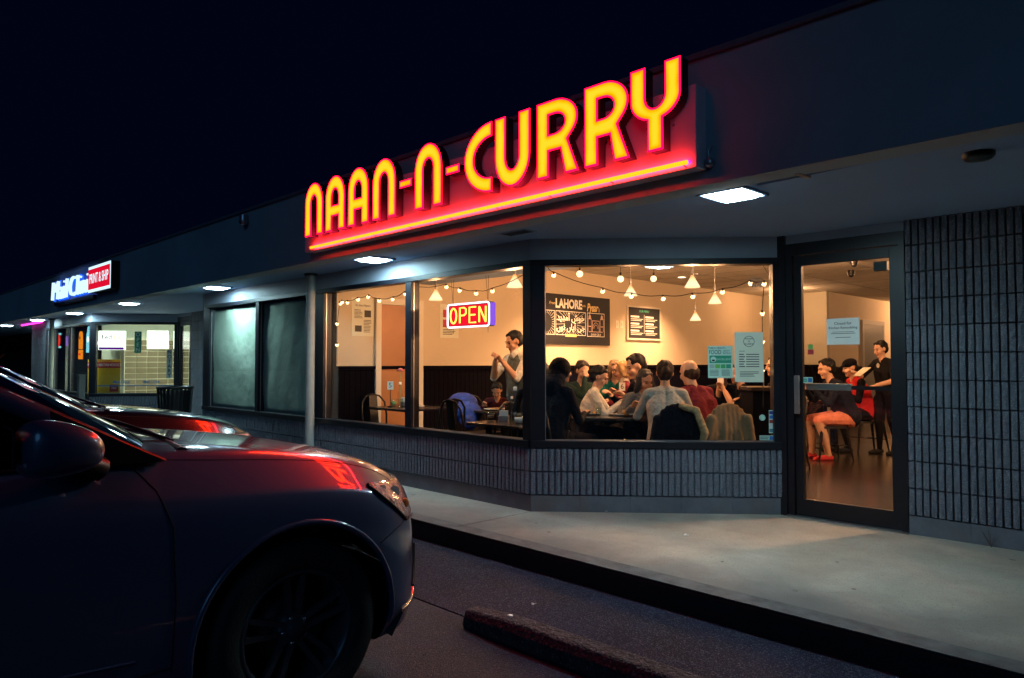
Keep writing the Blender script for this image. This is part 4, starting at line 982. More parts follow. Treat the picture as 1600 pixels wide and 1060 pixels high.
def remeshed(prims, voxel, name, mats, smooth=3, disp=0):
    """prims: ('c', p0, r0, p1, r1, mat) capsules, ('e', c, (rx,ry,rz), rotz/x, mat) ellipsoids -> one continuous mesh, material by nearest prim"""
    mb = MB()
    for p in prims:
        if p[0] == 'c':
            a, b = Vector(p[1]), Vector(p[3]); n = max(1, int((b-a).length/max(.006, min(p[2], p[4])*.8)))
            mb.tube([a.lerp(b, i/n) for i in range(n+1)], [p[2]+(p[4]-p[2])*i/n for i in range(n+1)], 10); mb.ball(a, p[2], 10, 6); mb.ball(b, p[4], 10, 6)
        else:
            k = MB().ball((0, 0, 0), 1, 14, 9); m = Matrix.Translation(p[1]) @ p[3].to_4x4() @ Matrix.Diagonal((*p[2], 1)); k.rot(m); mb.add(k.v, k.f, 0, True)
    me = bpy.data.meshes.new(name); me.from_pydata(mb.v, [], mb.f); o = bpy.data.objects.new(name, me); COL.objects.link(o)
    r = o.modifiers.new('r', 'REMESH'); r.mode = 'VOXEL'; r.voxel_size = voxel; r.use_smooth_shade = True
    if smooth: s = o.modifiers.new('s', 'SMOOTH'); s.factor = .5; s.iterations = smooth
    me2 = evaluated_mesh(o, name); bpy.data.objects.remove(o)
    for m in mats: me2.materials.append(MATS[m])
    n = len(me2.polygons); c = np.empty(n*3); me2.polygons.foreach_get('center', c); c = c.reshape(-1, 3)
    best = np.full(n, 9.); idx = np.zeros(n, int)
    for p in prims:
        if p[0] == 'c':
            a = np.array(p[1]); b = np.array(p[3]); ab = b-a; l = max(ab@ab, 1e-9); t = np.clip(((c-a)@ab)/l, 0, 1); d = np.linalg.norm(c-(a+t[:, None]*ab), axis=1)-(p[2]+(p[4]-p[2])*t)
        else:
            inv = np.array(p[3].transposed()); q = (c-np.array(p[1]))@inv.T; s = np.array(p[2]); nn = np.linalg.norm(q/s, axis=1); d = (nn-1)*min(p[2])
        k = d < best; best[k] = d[k]; idx[k] = p[-1]
    me2.polygons.foreach_set('material_index', idx); me2.polygons.foreach_set('use_smooth', [True]*n); me2.update()
    return me2
I3 = Matrix.Identity(3)
def person(label, loc, yaw, sit=True, lean=10, head=(0, 0), skin='mid', top='black', sleeve=None, forearm=None, legs='black', shin=None, shoe='shoe', hair='short', haircol='hair_black', hands=((.18, .42, .30), (-.18, .42, .30)), s=1.0, collar=None, seat=.455, fat=1.0, glasses=False, stride=0, cap=None, vest=None, curl=.6):
    """local +y is where the body faces; hands are wrist targets relative to the hip; head=(yaw, pitch down)"""
    sleeve = sleeve or top; forearm = forearm or sleeve; shin = shin or legs
    mats = ['skin_'+skin, 'cloth_'+top, 'cloth_'+sleeve, 'cloth_'+forearm if forearm != 'skin' else 'skin_'+skin, 'cloth_'+legs, 'cloth_'+shin if shin != 'skin' else 'skin_'+skin, 'cloth_'+shoe, 'eye', 'lip', 'cloth_'+(collar or top), 'cloth_'+(vest or top)]
    hz = (seat+.115)/s if sit else .93
    hip = Vector((0, 0, hz)); la = R(lean); sp = Vector((0, math.sin(la), math.cos(la))); bk = Vector((0, math.cos(la), -math.sin(la))); X = Vector((1, 0, 0))
    chest = hip+sp*.30; neck = hip+sp*.50; P = []
    for sx in (-1, 1):
        P.append(('c', hip+X*sx*.075, .105*fat, hip+X*sx*.06+sp*.14, .100*fat, 10)); P.append(('c', hip+X*sx*.06+sp*.14, .100*fat, chest+X*sx*.072, .108*fat, 10))
        P.append(('c', chest+X*sx*.07, .108*fat, neck+X*sx*.05-sp*.07, .075, 10)); P.append(('c', neck+X*sx*.03-sp*.035, .052, neck+X*sx*.145-sp*.06, .055, 1))
    hy, hp = R(head[0]), R(head[1]); HM = Matrix.Rotation(hy, 3, 'Z') @ Matrix.Rotation(-hp, 3, 'X')
    nb = neck+bk*.01; hc = nb+Vector((0, math.sin(la)*.03+.015, .145))+HM @ Vector((0, .02, 0))
    P.append(('c', nb-sp*.03, .052, nb+(hc-nb)*.55, .047, 0))
    if collar: P.append(('c', nb-sp*.015+bk*.012, .066, nb+sp*.022+bk*.004, .060, 9))
    H = lambda x, y, z: hc+HM @ Vector((x, y, z))
    P += [('e', H(0, -.012, .022), (.075, .095, .092), HM, 0), ('e', H(0, .028, -.035), (.054, .062, .075), HM, 0), ('c', H(0, .074, -.092), .020, H(0, .062, -.085), .030, 0),
          ('c', H(0, .090, .012), .010, H(0, .108, -.026), .0125, 0), ('e', H(0, .086, -.030), (.017, .012, .009), HM, 0), ('c', H(-.03, .080, .030), .011, H(.03, .080, .030), .011, 0)]
    for sx in (-1, 1):
        P.append(('e', H(sx*.076, -.008, -.004), (.010, .020, .031), HM, 0)); P.append(('e', H(sx*.035, .058, -.03), (.028, .03, .03), HM, 0))
    P.append(('c', H(-.018, .0835, -.060), .0085, H(.018, .0835, -.060), .0085, 8))
    # arms by two-bone reach
    def arm(sx, tgt):
        sh = neck+X*sx*.165-sp*.065; w = hip+Vector((tgt[0], tgt[1], tgt[2])); d = w-sh; L1, L2 = .285, .25; L = min(max(d.length, .12), L1+L2-.01); w = sh+d.normalized()*L
        a = (L1*L1-L2*L2+L*L)/(2*L); hh = math.sqrt(max(L1*L1-a*a, 0)); u = d.normalized(); pole = Vector((sx*.55, -.35, -.9)); pole = (pole-u*pole.dot(u)).normalized(); e = sh+u*a+pole*hh
        P.append(('c', sh, .056, e, .044, 2)); P.append(('c', e, .043, e.lerp(w, .93), .031, 3)); P.append(('c', e.lerp(w, .9), .026, w, .024, 0))
        f = (w-e).normalized(); side = Vector((-sx, .25, 0)); side = (side-f*side.dot(f)).normalized(); nrm = f.cross(side).normalized()
        if nrm.z > 0: nrm = -nrm
        pc = w+f*.045; P.append(('c', w, .021, w+f*.072+side*.018, .016, 0)); P.append(('c', w+f*.01, .020, w+f*.070-side*.022, .0145, 0))
        for k, (o_, ln) in enumerate(((.030, .068), (.010, .078), (-.010, .072), (-.029, .056))):
            b0 = w+f*.072+side*o_; b1 = b0+(f*math.cos(curl*.6)+nrm*math.sin(curl*.6))*ln*.5; b2 = b1+(f*math.cos(curl*1.7)+nrm*math.sin(curl*1.7))*ln*.5
            P.append(('c', b0, .0095, b1, .0088, 0)); P.append(('c', b1, .0088, b2, .0078, 0))
        tb = w+f*.02+side*.028; t1 = tb+(f*.6+side*.7+nrm*.3).normalized()*.035; P.append(('c', tb, .0115, t1, .010, 0)); P.append(('c', t1, .010, t1+(f*.9+side*.1+nrm*.5).normalized()*.03, .0085, 0))
    arm(1, hands[0]); arm(-1, hands[1])
    for sx in (-1, 1):
        if sit:
            h0 = hip+X*sx*.085+Vector((0, .02, -.02)); kn = Vector((sx*.12, .42, hz-.04)); an = Vector((sx*.12, .40 if sx > 0 else .30, .085/s))
        else:
            h0 = hip+X*sx*.085; kn = Vector((sx*.095, .03+stride*sx*.10, .49)); an = Vector((sx*.10, -.02+stride*sx*.17, .085))
        P.append(('c', h0, .092*fat, kn, .060, 4)); P.append(('c', kn, .058, kn.lerp(an, .45)+Vector((0, -.015, 0)), .053, 5)); P.append(('c', kn.lerp(an, .45)+Vector((0, -.015, 0)), .053, an, .036, 5))
        P.append(('c', an+Vector((0, -.03, -.045)), .036, an+Vector((0, .10, -.05)), .036, 6)); P.append(('c', an+Vector((0, .10, -.05)), .036, an+Vector((0, .17, -.058)), .026, 6))
    t = thing('person', label, 'person', (loc[0], loc[1], 0), R(yaw-90)); t.scale = (s, s, s)
    link('body', remeshed(P, .0085, 'body', mats, 3), t)
    # hair
    HP = []
    if hair in ('short', 'long', 'pony', 'bun', 'bob'):
        HP += [('e', H(0, -.030, .040), (.086, .094, .088), HM, 0), ('e', H(0, -.045, .0), (.080, .078, .085), HM, 0)]
        HP += [('c', H(-.04, .030, .092), .020, H(.04, .030, .092), .020, 0)]
    if hair == 'short': HP += [('e', H(0, -.05, -.02), (.073, .06, .07), HM, 0)]
    if hair == 'long':
        for sx in (-1, 1): HP += [('c', H(sx*.066, -.005, .03), .034, H(sx*.082, -.01, -.09), .033, 0), ('c', H(sx*.082, -.01, -.09), .033, H(sx*.075, -.015, -.17)+Vector((0, 0, 0)), .024, 0)]
        HP += [('c', H(0, -.06, 0), .075, H(0, -.075, -.15), .06, 0)]
    if hair == 'bob':
        for sx in (-1, 1): HP += [('c', H(sx*.064, -.012, .03), .034, H(sx*.070, -.012, -.06), .030, 0)]
        HP += [('c', H(0, -.055, 0), .075, H(0, -.06, -.06), .068, 0)]
    if hair == 'pony': HP += [('c', H(0, -.115, .02), .028, H(0, -.15, -.02), .030, 0), ('c', H(0, -.15, -.02), .030, H(0, -.145, -.13), .016, 0)]
    if hair == 'bun': HP += [('e', H(0, -.115, .0), (.045, .04, .045), HM, 0)]
    if hair == 'balding': HP += [('e', H(0, -.030, -.018), (.0815, .080, .052), HM, 0), ('e', H(0, -.055, -.03), (.072, .06, .06), HM, 0)]
    if hair == 'hood': HP += [('e', H(0, -.02, .02), (.10, .115, .115), HM, 0), ('c', H(0, -.06, -.06), .10, H(0, -.08, -.14), .12, 0)]
    if cap: HP = [('e', H(0, -.010, .052), (.088, .104, .072), HM, 0), ('c', H(-.03, .10, .045), .012, H(-.02, .165, .035), .008, 0), ('c', H(.03, .10, .045), .012, H(.02, .165, .035), .008, 0), ('c', H(0, .10, .048), .012, H(0, .17, .038), .008, 0), ('e', H(0, -.05, -.02), (.073, .06, .07), HM, 1)]
    hm_ = remeshed(HP, .010, 'hair', ['cloth_'+cap, haircol] if cap else [haircol], 2)
    if not cap and hair != 'hood':
        inv = HM.transposed(); ph = (loc[0]*7.3+loc[1]*3.1) % 6
        for v in hm_.vertices:
            q = inv @ (v.co-hc); th = math.atan2(q.x, q.y+.03); r_ = math.hypot(q.x, q.y+.03)+1e-4; k = min(1, r_/.04)
            d = (.0030*math.sin(34*th+9*q.z*10+2*math.sin(th*5+ph))+.0045*math.sin(6*th+ph+18*q.z)+.003*math.sin(70*q.z+3*th))*k
            v.co += v.normal*d
    link('cap' if cap else 'hair', hm_, t)
    if hair not in ('hood',):
        m = MB()
        for sx in (-1, 1): m.tube([H(sx*.016, .091, .030), H(sx*.034, .088, .036), H(sx*.052, .074, .028)], .0035, 5)
        ey = MB()
        for sx in (-1, 1): ey.ball(H(sx*.031, .0795, .008), .0105, 8, 6, sc=(1.25, 1, .55))
        ey.build('eyes', 'eye', t)
        m.build('eyebrows', haircol if haircol in ('hair_black', 'hair_grey') else 'hair_brown', t)
    if glasses:
        m = MB()
        for sx in (-1, 1): m.tube([H(sx*.033+.024*math.cos(2*PI*k/12), .094, .006+.018*math.sin(2*PI*k/12)) for k in range(12)], .003, 5, closed=True); m.tube([H(sx*.057, .09, .01), H(sx*.078, .0, .012)], .0025, 5)
        m.tube([H(-.010, .098, .008), H(.010, .098, .008)], .003, 5); m.build('eyeglasses', 'wire', t)
    return t
LEFT, RIGHT, CAMW, AWAY = -134, 46, -44, 136
def people():
    p = person
    w = p('woman standing in the front window with ponytail and grey vest, hands raised to mouth', (-5.90, 5.86), -95, sit=False, lean=4, head=(-8, 24), skin='mid', top='white', vest='greyvest', sleeve='white', forearm='skin', collar='white', hair='pony', hands=((.10, .27, .42), (-.07, .30, .40)), s=.975, curl=1.3)
    p('dark haired diner seen from behind at the edge of the front window', (-5.0, 5.20), 120, lean=14, head=(20, 15), top='charcoal', hair='short', s=1.0)
    p('small boy in a maroon top bent low over his plate', (-6.5, 6.12), -50, lean=38, head=(0, 40), skin='mid', top='darkmaroon', hair='short', s=.74, seat=.46, hands=((.2, .52, .28), (-.2, .52, .28)))
    p('diner in a dark hooded jacket at the left edge of the angled window', (-4.80, 5.22), 85, lean=8, head=(-10, 5), top='black', hair='hood', haircol='cloth_black', s=1.0, fat=1.05, hands=((.10, .34, .22), (-.10, .34, .22)))
    p('diner in green resting face on hand behind the hooded diner', (-5.92, 6.85), -20, lean=16, head=(0, 22), skin='light', top='green', hair='short', haircol='hair_grey', hands=((.03, .30, .55), (-.18, .40, .25)))
    p('woman in white cardigan looking down at her food, dark hair pinned up', (-5.12, 6.05), 36, lean=17, head=(-6, 30), skin='light', top='white', hair='bun', hands=((.12, .44, .31), (-.10, .46, .33)), s=.93)
    p('woman with glasses and ash blond hair in a teal top facing the window', (-5.80, 7.48), CAMW, lean=3, head=(10, 14), skin='light', top='teal', hair='long', haircol='hair_ashblond', glasses=True, s=.98, hands=((.12, .38, .36), (-.14, .4, .3)))
    p('blond diner in dark red with white collar seen from the side', (-5.44, 7.32), LEFT-16, lean=5, head=(0, 12), skin='light', top='maroon', collar='white', hair='bob', haircol='hair_blond', s=.97)
    p('dark haired man in black jacket leaning over the long table', (-4.83, 7.02), -118, lean=22, head=(0, 22), skin='light', top='black', hair='short', s=1.13, fat=1.1)
    p('woman with long greying hair and grey sweater reaching across her plate', (-4.66, 6.40), -36, lean=27, head=(12, 24), skin='mid', top='grey', hair='long', haircol='hair_grey', hands=((.20, .44, .30), (-.02, .50, .32)), s=.92)
    p('woman in a fuzzy white sweater with her back to the window', (-3.96, 5.90), 128, lean=12, head=(0, 12), skin='mid', top='fleece', hair='bun', haircol='hair_brown', s=.98, fat=1.12)
    p('balding man in a maroon sweater hunched over the table', (-3.78, 6.36), 165, lean=24, head=(0, 18), skin='light', top='maroon', hair='balding', haircol='hair_brown', s=1.05, fat=1.15)
    p('diner with dark hair partly hidden below the green placard', (-4.42, 7.76), -60, lean=14, head=(0, 15), skin='brown', top='black', hair='short', s=.96)
    p('grey haired diner holding up a phone below the hours sheet', (-4.05, 7.72), LEFT, lean=12, head=(0, 14), skin='mid', top='black', forearm='skin', hair='bob', haircol='hair_grey', hands=((.1, .34, .5), (-.1, .34, .42)), s=.95)
    p('diner with dark hair cut off by the left edge of the door glass', (-4.14, 8.72), LEFT, lean=6, head=(0, 5), top='black', hair='short', s=1.05)
    p('man in a navy puffer jacket and pink shorts eating at a table', (-3.88, 10.04), LEFT, lean=24, head=(0, 18), skin='light', top='navy', legs='pink', shin='skin', shoe='redshoe', hair='short', s=1.08, fat=1.25, hands=((.14, .46, .34), (-.1, .46, .34)))
    p('seated person in a red vest and black cap', (-4.02, 11.06), LEFT, lean=18, head=(0, 18), skin='light', top='red', sleeve='black', hair='short', cap='black', s=1.06, fat=1.15)
    wt = p('waiter in a black shirt standing right and handing something over', (-3.70, 10.95), LEFT+12, sit=False, lean=5, head=(0, 20), skin='light', top='charcoal', forearm='skin', hair='short', hands=((.22, .42, .30), (-.16, .30, .10)), s=.945, stride=.4)
    MB().lathe([(.035, .0), (0, -.002)], n=16, axis='y').rot(Matrix.Translation((.0, .135, 1.32))).build('chest_print', 'vinyl_grey', wt)
    pl = thing('folded_menu', 'cream paper held between waiter and seated guest', 'menu', (-4.0, 10.68, 1.10), R(60)); MB().quadbar((0, 0, 0), (.18, 0, .12), (0, 1, 0), (-.5, 0, .8), .15, .004).build('sheet', 'warm_paper', pl)
    ph = thing('phone', 'pale phone held up below the hours sheet', 'phone', (-4.28, 7.46, 1.12), R(30)); MB().box(-.035, .035, -.004, .004, -.07, .07).build('phone_body', 'ceramic', ph, bevel=.003)
people()
# coats
def blob(name, label, prims, mats, cat='coat', voxel=.012, disp=.012):
    me = remeshed(prims, voxel, name, mats, 2); o = bpy.data.objects.new(name, me); COL.objects.link(o)
    tx = bpy.data.textures.get('folds') or bpy.data.textures.new('folds', 'CLOUDS'); tx.noise_scale = .07
    d = o.modifiers.new('folds', 'DISPLACE'); d.texture = tx; d.strength = disp*.9; d.mid_level = .5
    return setp(o, label, cat)
def drape(name, label, c, yaw, mats, wide=.42, top=.88, low=.12):
    m = Matrix.Translation((c[0], c[1], 0)) @ Matrix.Rotation(R(yaw-90), 4, 'Z'); T = lambda x, y, z: m @ Vector((x, y, z)); P = []; n = 9
    for k in range(n):
        f = k/(n-1)-.5; x = f*wide; zt = top-.10*abs(f*2)**2.2; fr = .022+.008*math.sin(k*2.4)
        P.append(('c', T(x*.8, -.25, zt), .026, T(x*.95, -.275, zt-.25), fr+.006, 0)); P.append(('c', T(x*.95, -.275, zt-.25), fr, T(x*1.12, -.285+.012*math.sin(k*1.9), low+.05*math.sin(k*1.3)), fr, 0))
        P.append(('c', T(x*.8, -.25, zt), .026, T(x*.85, -.17, zt-.22), .02, 0))
    P.append(('c', T(-wide*.42, -.28, top-.12), .045, T(-wide*.62, -.27, low+.08), .038, 1)); P.append(('c', T(wide*.42, -.28, top-.12), .045, T(wide*.62, -.27, low+.08), .038, 1))
    return blob(name, label, P, mats)
drape('jacket', 'beige jacket draped over the chair of the man in maroon', (-3.62, 6.18), 150, ['beige_jacket', 'beige_jacket'], .44, .90, .2)
drape('coat', 'black coat draped over the chair of the woman in the fuzzy sweater', (-3.88, 5.84), 140, ['cloth_black', 'cloth_black'], .46, .90, .15)
M2 = Matrix.Translation((-3.88, 5.84, 0)) @ Matrix.Rotation(R(50), 4, 'Z'); T2 = lambda x, y, z: M2 @ Vector((x, y, z))
blob('scarf', 'tan plaid scarf hanging at the right side of the black coat', [('c', T2(.02, -.30, .90), .03, T2(.15, -.31, .86), .035, 0), ('c', T2(.15, -.31, .86), .035, T2(.22, -.33, .66), .04, 0), ('c', T2(.22, -.33, .66), .04, T2(.19, -.33, .55), .025, 0)], ['plaid'], 'scarf', .01, .008)
blob('coat', 'bright blue puffer coat heaped on the chair left of the boy', [('e', Vector((-6.72, 5.72, .80)), (.22, .16, .13), I3, 0), ('e', Vector((-6.50, 5.60, .70)), (.20, .16, .14), I3, 0), ('c', Vector((-6.8, 5.65, .72)), .08, Vector((-6.35, 5.52, .60)), .09, 0)], ['blue_coat'])

# ================================================================== MAIL SHOP
BA = math.atan2(1.449, 1.06); BO = Vector((-17.9, 4.566, 0)); BU = Vector((math.cos(BA), math.sin(BA), 0)); BN = Vector((-math.sin(BA), math.cos(BA), 0))
def bp(s, z, off=.1): v = BO+BU*s+BN*off; return (v.x, v.y, z)
def mail_shop():
    M('mail_wall', (.66, .70, .64), .8); M('mail_floor', (.3, .3, .26), .5); M('poster_yellow', (.80, .42, .02), .6); M('poster_red', (.5, .03, .03), .6); M('mailbox_tan', (.15, .115, .07), .45, metal=.3)
    MB().box(-23.4, -12.0, YR+.26, 12, -.2, .004).box(-22, -18.0, YW+.14, YR+.259, -.2, .004).build('shop_floor', 'mail_floor', kind='structure')
    r = thing('shop_room', 'pale green walls and ceiling inside the mail shop', 'room', (-18, 9, 0))
    MB().box(-23.5, -12, 10.6, 10.7, 0, 2.9).build('back_wall', 'mail_wall', r, world=True)
    MB().box(-23.5, -12, YR+.31, 10.7, 2.75, 2.8).box(-22, -18.2, YW+.13, YR+.305, 2.75, 2.8).build('ceiling', 'mail_wall', r, world=True)
    MB().box(-23.55, -23.5, YR+.26, 10.7, 0, 2.9).build('side_wall', 'mail_wall', r, world=True)
    MB().box(-12.2, -12.1, YR+.26, 10.7, 0, 2.9).build('side_wall', 'mail_wall', r, world=True)
    for x, y, lb in ((-18.6, 7.6, 'long fluorescent ceiling light in the mail shop near the bay'), (-21.0, 7.6, 'long fluorescent ceiling light at the far side of the mail shop'), (-16.8, 9.2, 'rear fluorescent ceiling light in the mail shop')):
        l = thing('tube_light', lb, 'ceiling light', (x, y, 2.74), 0, 'fluorescent lights in the mail shop')
        MB().box(-.62, .62, -.16, .16, -.03, 0).build('housing', 'trim_paint', l); MB().box(-.58, .58, -.13, .13, -.045, -.031).build('diffuser', 'tube_cool', l)
    # wall of mailboxes
    for (x0, n, lb) in ((-23.4, 10, 'wall of small tan rental mailboxes in the mail shop'),):
        t = thing('mailbox_wall', lb, 'mailboxes', (x0+.42, 6.75, 0), PI/2)
        MB().box(-.02, n*.30+.02, .02, .4, 0, 2.0).build('cabinet', 'trim_paint', t)
        d = MB().box(.008, .292, 0, .02, .008, .152).box(.13, .17, -.008, 0, .06, .10).mesh('mailbox_door', 'mailbox_tan')
        for j in range(11):
            for i in range(n): link('mailbox_door', d, t, (i*.30, 0, .15+j*.165))
        for j in (0, 4, 8, 11): MB().box(-.02, n*.3+.02, -.01, .018, .135+j*.165, .15+j*.165).build('shelf_rail', 'trim_paint', t)
    c = thing('shop_counter', 'pale shop counter inside the mail shop', 'counter', (-18.4, 8.3, 0)); MB().box(-1.1, 1.1, -.3, .3, 0, 1.0).build('body', 'trim_paint', c); MB().box(-1.15, 1.15, -.35, .35, 1.001, 1.04).build('counter_top', 'grey_door', c)
    # signs hung in the bay window
    t = thing('shipping_sign', 'lit white window sign with purple letters reading Fed', 'sign', bp(.38, 1.78), BA)
    MB().box(-.27, .27, 0, .08, -.21, .21).build('light_box', 'lit_white', t); MB().box(-.26, .26, -.003, -.0005, -.205, -.15).build('purple_band', 'lit_purple', t)
    M('fed_purple', (.08, .01, .2), .6); text('Fed', .15, (-.10, -.004, .07), 0, t, 'fed_purple', bold=.002); text('Ex', .15, (.12, -.004, .07), 0, t, 'lit_orange')
    MB().box(-.34, .30, -.006, -.0035, -.10, -.02).build('white_strip', 'lit_white', t)
    t = thing('vertical_open_sign', 'dark vertical OPEN sign with pale letters in the bay window', 'sign', bp(.93, 1.74), BA)
    MB().box(-.075, .075, 0, .02, -.24, .24).build('board', 'green_print', t, bevel=.01)
    for k, ch in enumerate('OPEN'): me = text_mesh(ch, .12, mat='white_paper', bold=.002); me.transform(Matrix.Rotation(PI/2, 4, 'X')); link('lettering', me, t, (0, -.002, .17-k*.113))
    t = thing('notary_sign', 'tall white vertical sign reading NOTARY in dark letters', 'sign', bp(1.60, 1.26), BA)
    MB().box(-.06, .06, 0, .01, -.32, .32).build('board', 'white_paper', t)
    for k, ch in enumerate('NOTARY'): me = text_mesh(ch, .11, mat='poster_red' if k == 99 else 'ink', bold=.002); me.transform(Matrix.Rotation(PI/2, 4, 'X')); link('lettering', me, t, (0, -.002, .26-k*.104))
    for s0, s1, lb in ((1.10, 1.54, 'bright white lit panel beside the OPEN sign in the bay window'), (1.66, 1.74, 'narrow sliver of bright lit panel right of the NOTARY sign')):
        t = thing('light_panel', lb, 'sign', bp((s0+s1)/2, 1.80, .16), BA); W = (s1-s0)/2; MB().box(-W, W, 0, .05, -.20, .20).build('lit_face', 'lit_white', t); MB().box(-W-.01, W+.01, .051, .06, -.21, .21).build('frame', 'trim_paint', t)
    t = thing('promo_poster', 'yellow promotional poster reading IN YOUR NEIGHBORHOOD in the mail shop window', 'poster', bp(.18, 1.0, .25), BA)
    MB().box(-.34, .34, 0, .006, -.4, .36).build('sheet', 'poster_yellow', t); MB().box(-.34, .34, -.003, -.0005, .17, .30).build('red_band', 'poster_red', t)
    text('NEIGHBORHOOD', .085, (0, -.0035, .235), 0, t, 'white_paper'); text('IN YOUR', .075, (0, -.001, .33), 0, t, 'poster_red'); MB().box(.12, .3, -.003, -.0005, -.36, -.2).build('red_square', 'poster_red', t); text('Mail', .06, (.21, -.0035, -.28), 0, t, 'white_paper')
    M('decal_blue', (.0, .12, .35), .5)
    for s, lb in ((.62, 'blue Mail Clinic window decal left of the middle of the bay'), (1.25, 'blue Mail Clinic window decal near the NOTARY sign')):
        t = thing('window_decal', lb, 'decal', bp(s, .86, .030), BA); text('Mail Clinic', .085, (0, 0, 0), 0, t, 'decal_blue', shear=.25, bold=.002)
    d = MB().box(-.8, .8, -.0005, .0005, -.01, .01); d.rot(Matrix.Translation(bp(.9, .78, .03)) @ Matrix.Rotation(BA, 4, 'Z')); setp(d.build('window_stripe', 'decal_blue'), 'thin coloured stripe across the bay window below the decals', 'decal')
    # signs in the far windows
    for x, z, nm, lb in ((-21.4, 1.85, 'round_neon', 'small round red and orange neon sign in the leftmost mail shop window'),):
        t = thing(nm, lb, 'sign', (x, 4.72, z)); MB().lathe([(.13, -.01), (0, -.012)], n=20, axis='y').build('orange_disc', 'lit_orange', t)
        MB().tube([(.15*math.cos(2*PI*k/20), -.02, .15*math.sin(2*PI*k/20)) for k in range(20)], .02, 6, closed=True).build('red_ring', 'lit_red', t); MB().box(-.14, .14, -.006, .02, .14, .19).box(-.14, .14, -.006, .02, -.19, -.14).build('cyan_bars', 'lit_cyan', t)
    t = thing('violet_sign', 'small violet lit sign between the round neon and the orange sign', 'sign', (-20.65, 4.72, 1.82)); MB().box(-.05, .05, -.01, .03, -.12, .12).build('lit_face', emit_mat('lit_violet', (.25, .03, .7), 1), t); MB().box(-.06, .06, .031, .05, -.13, .13).build('housing', 'black_plastic', t)
    t = thing('orange_sign', 'tall orange lit sign with rounded top in the mail shop window', 'sign', (-19.4, 4.72, 1.73)); MB().prism([(-.1, -.12), (.1, -.12), (.1, .1), (.07, .24), (.03, .29), (-.03, .29), (-.07, .24), (-.1, .1)], -.01, .03).build('lit_face', 'lit_orange', t); MB().box(-.12, .12, -.01, .03, -.36, -.14).build('lit_base', 'lit_orange', t)
    MB().lathe([(.04, -.014), (0, -.016)], n=12, axis='y').rot(Matrix.Translation((0, 0, .14))).build('dark_hole', 'ink', t); MB().box(-.08, .08, -.014, -.0105, -.27, -.22).build('red_mark', 'lit_red', t)
    t = thing('cyan_sign', 'pale cyan lit sign at the right edge of the far mail shop windows', 'sign', (-18.7, 4.72, 1.82)); MB().prism([(-.16, -.3), (.16, -.3), (.16, .3), (-.05, .3), (-.16, .1)], -.01, .03).build('lit_face', 'lit_cyan', t); MB().ball((0, -.02, 0), .07, 10, 6, sc=(1, .2, 1)).build('white_burst', 'lit_white', t)
mail_shop()

def trash_can(x, y):
    t = thing('trash_can', 'dark slatted steel litter bin before the mail shop door', 'trash can', (x, y, 0))
    for k in range(26):
        a = 2*PI*k/26; c, s = math.cos(a), math.sin(a)
        MB().quadbar((c*.235, s*.235, .04), (c*.29, s*.29, .84), (-s, c, 0), (c, s, 0), .038, .006).build('slat', 'metal_black', t)
    MB().lathe([(.285, .83), (.305, .84), (.305, .87), (.285, .875), (.285, .83)], n=32, cap=False).build('rim_ring', 'metal_black', t)
    MB().lathe([(.235, .02), (.245, .03), (.245, .07), (.235, .075), (.235, .02)], n=32, cap=False).build('base_ring', 'metal_black', t)
    MB().lathe([(0, .05), (.22, .05), (.265, .80), (.26, .80), (.21, .055)], n=24).build('liner', 'black_rough', t)
trash_can(-13.3, 4.72)
bo = thing('utility_box', 'tall narrow grey box standing before the mail shop bay window', 'box', (-17.95, 4.40, 0)); MB().box(-.09, .09, -.06, .06, 0, 1.0).build('box_body', 'grey_door', bo, bevel=.006); MB().box(-.10, .10, -.07, .07, 1.0005, 1.03).build('cap', 'grey_door', bo)

# ================================================================== WHEEL STOPS, LITTER
def wheel_stop(x, y, rz, label, L=1.8):
    t = thing('wheel_stop', label, 'wheel stop', (x, y, -.15), R(rz), 'concrete wheel stops'); m = MB()
    pr = [(-.085, 0), (.085, 0), (.075, .07), (.05, .115), (-.05, .115), (-.075, .07)]
    n = 6; vs = []; fs = []
    for i in range(n+1):
        u = -L/2+L*i/n; k = .82 if i in (0, n) else 1; vs += [(u, yy*k, z*k) for yy, z in pr]
    for i in range(n):
        for k in range(6): a = i*6; fs.append((a+k, a+(k+1) % 6, a+6+(k+1) % 6, a+6+k))
    fs += [tuple(range(6))[::-1], tuple(range(n*6, n*6+6))]; m.add(vs, fs); m.build('stop_body', M('stop_concrete', (.04, .038, .045), .9, noise=(9, .6), bump=(45, 1.0, .03), speck=(120, .9, (.12, .12, .14))), t, bevel=.012)
    for u in (-L/2+.3, L/2-.3): MB().lathe([(.016, .112), (.016, .121), (0, .122)], n=10).rot(Matrix.Translation((u, 0, 0))).build('anchor_bolt', 'alu', t)
wheel_stop(-2.17, 2.70, 1.5, 'dark wheel stop in the empty bay right of the grey car'); wheel_stop(-4.95, 2.62, -1, 'dark wheel stop before the black car', 1.8)
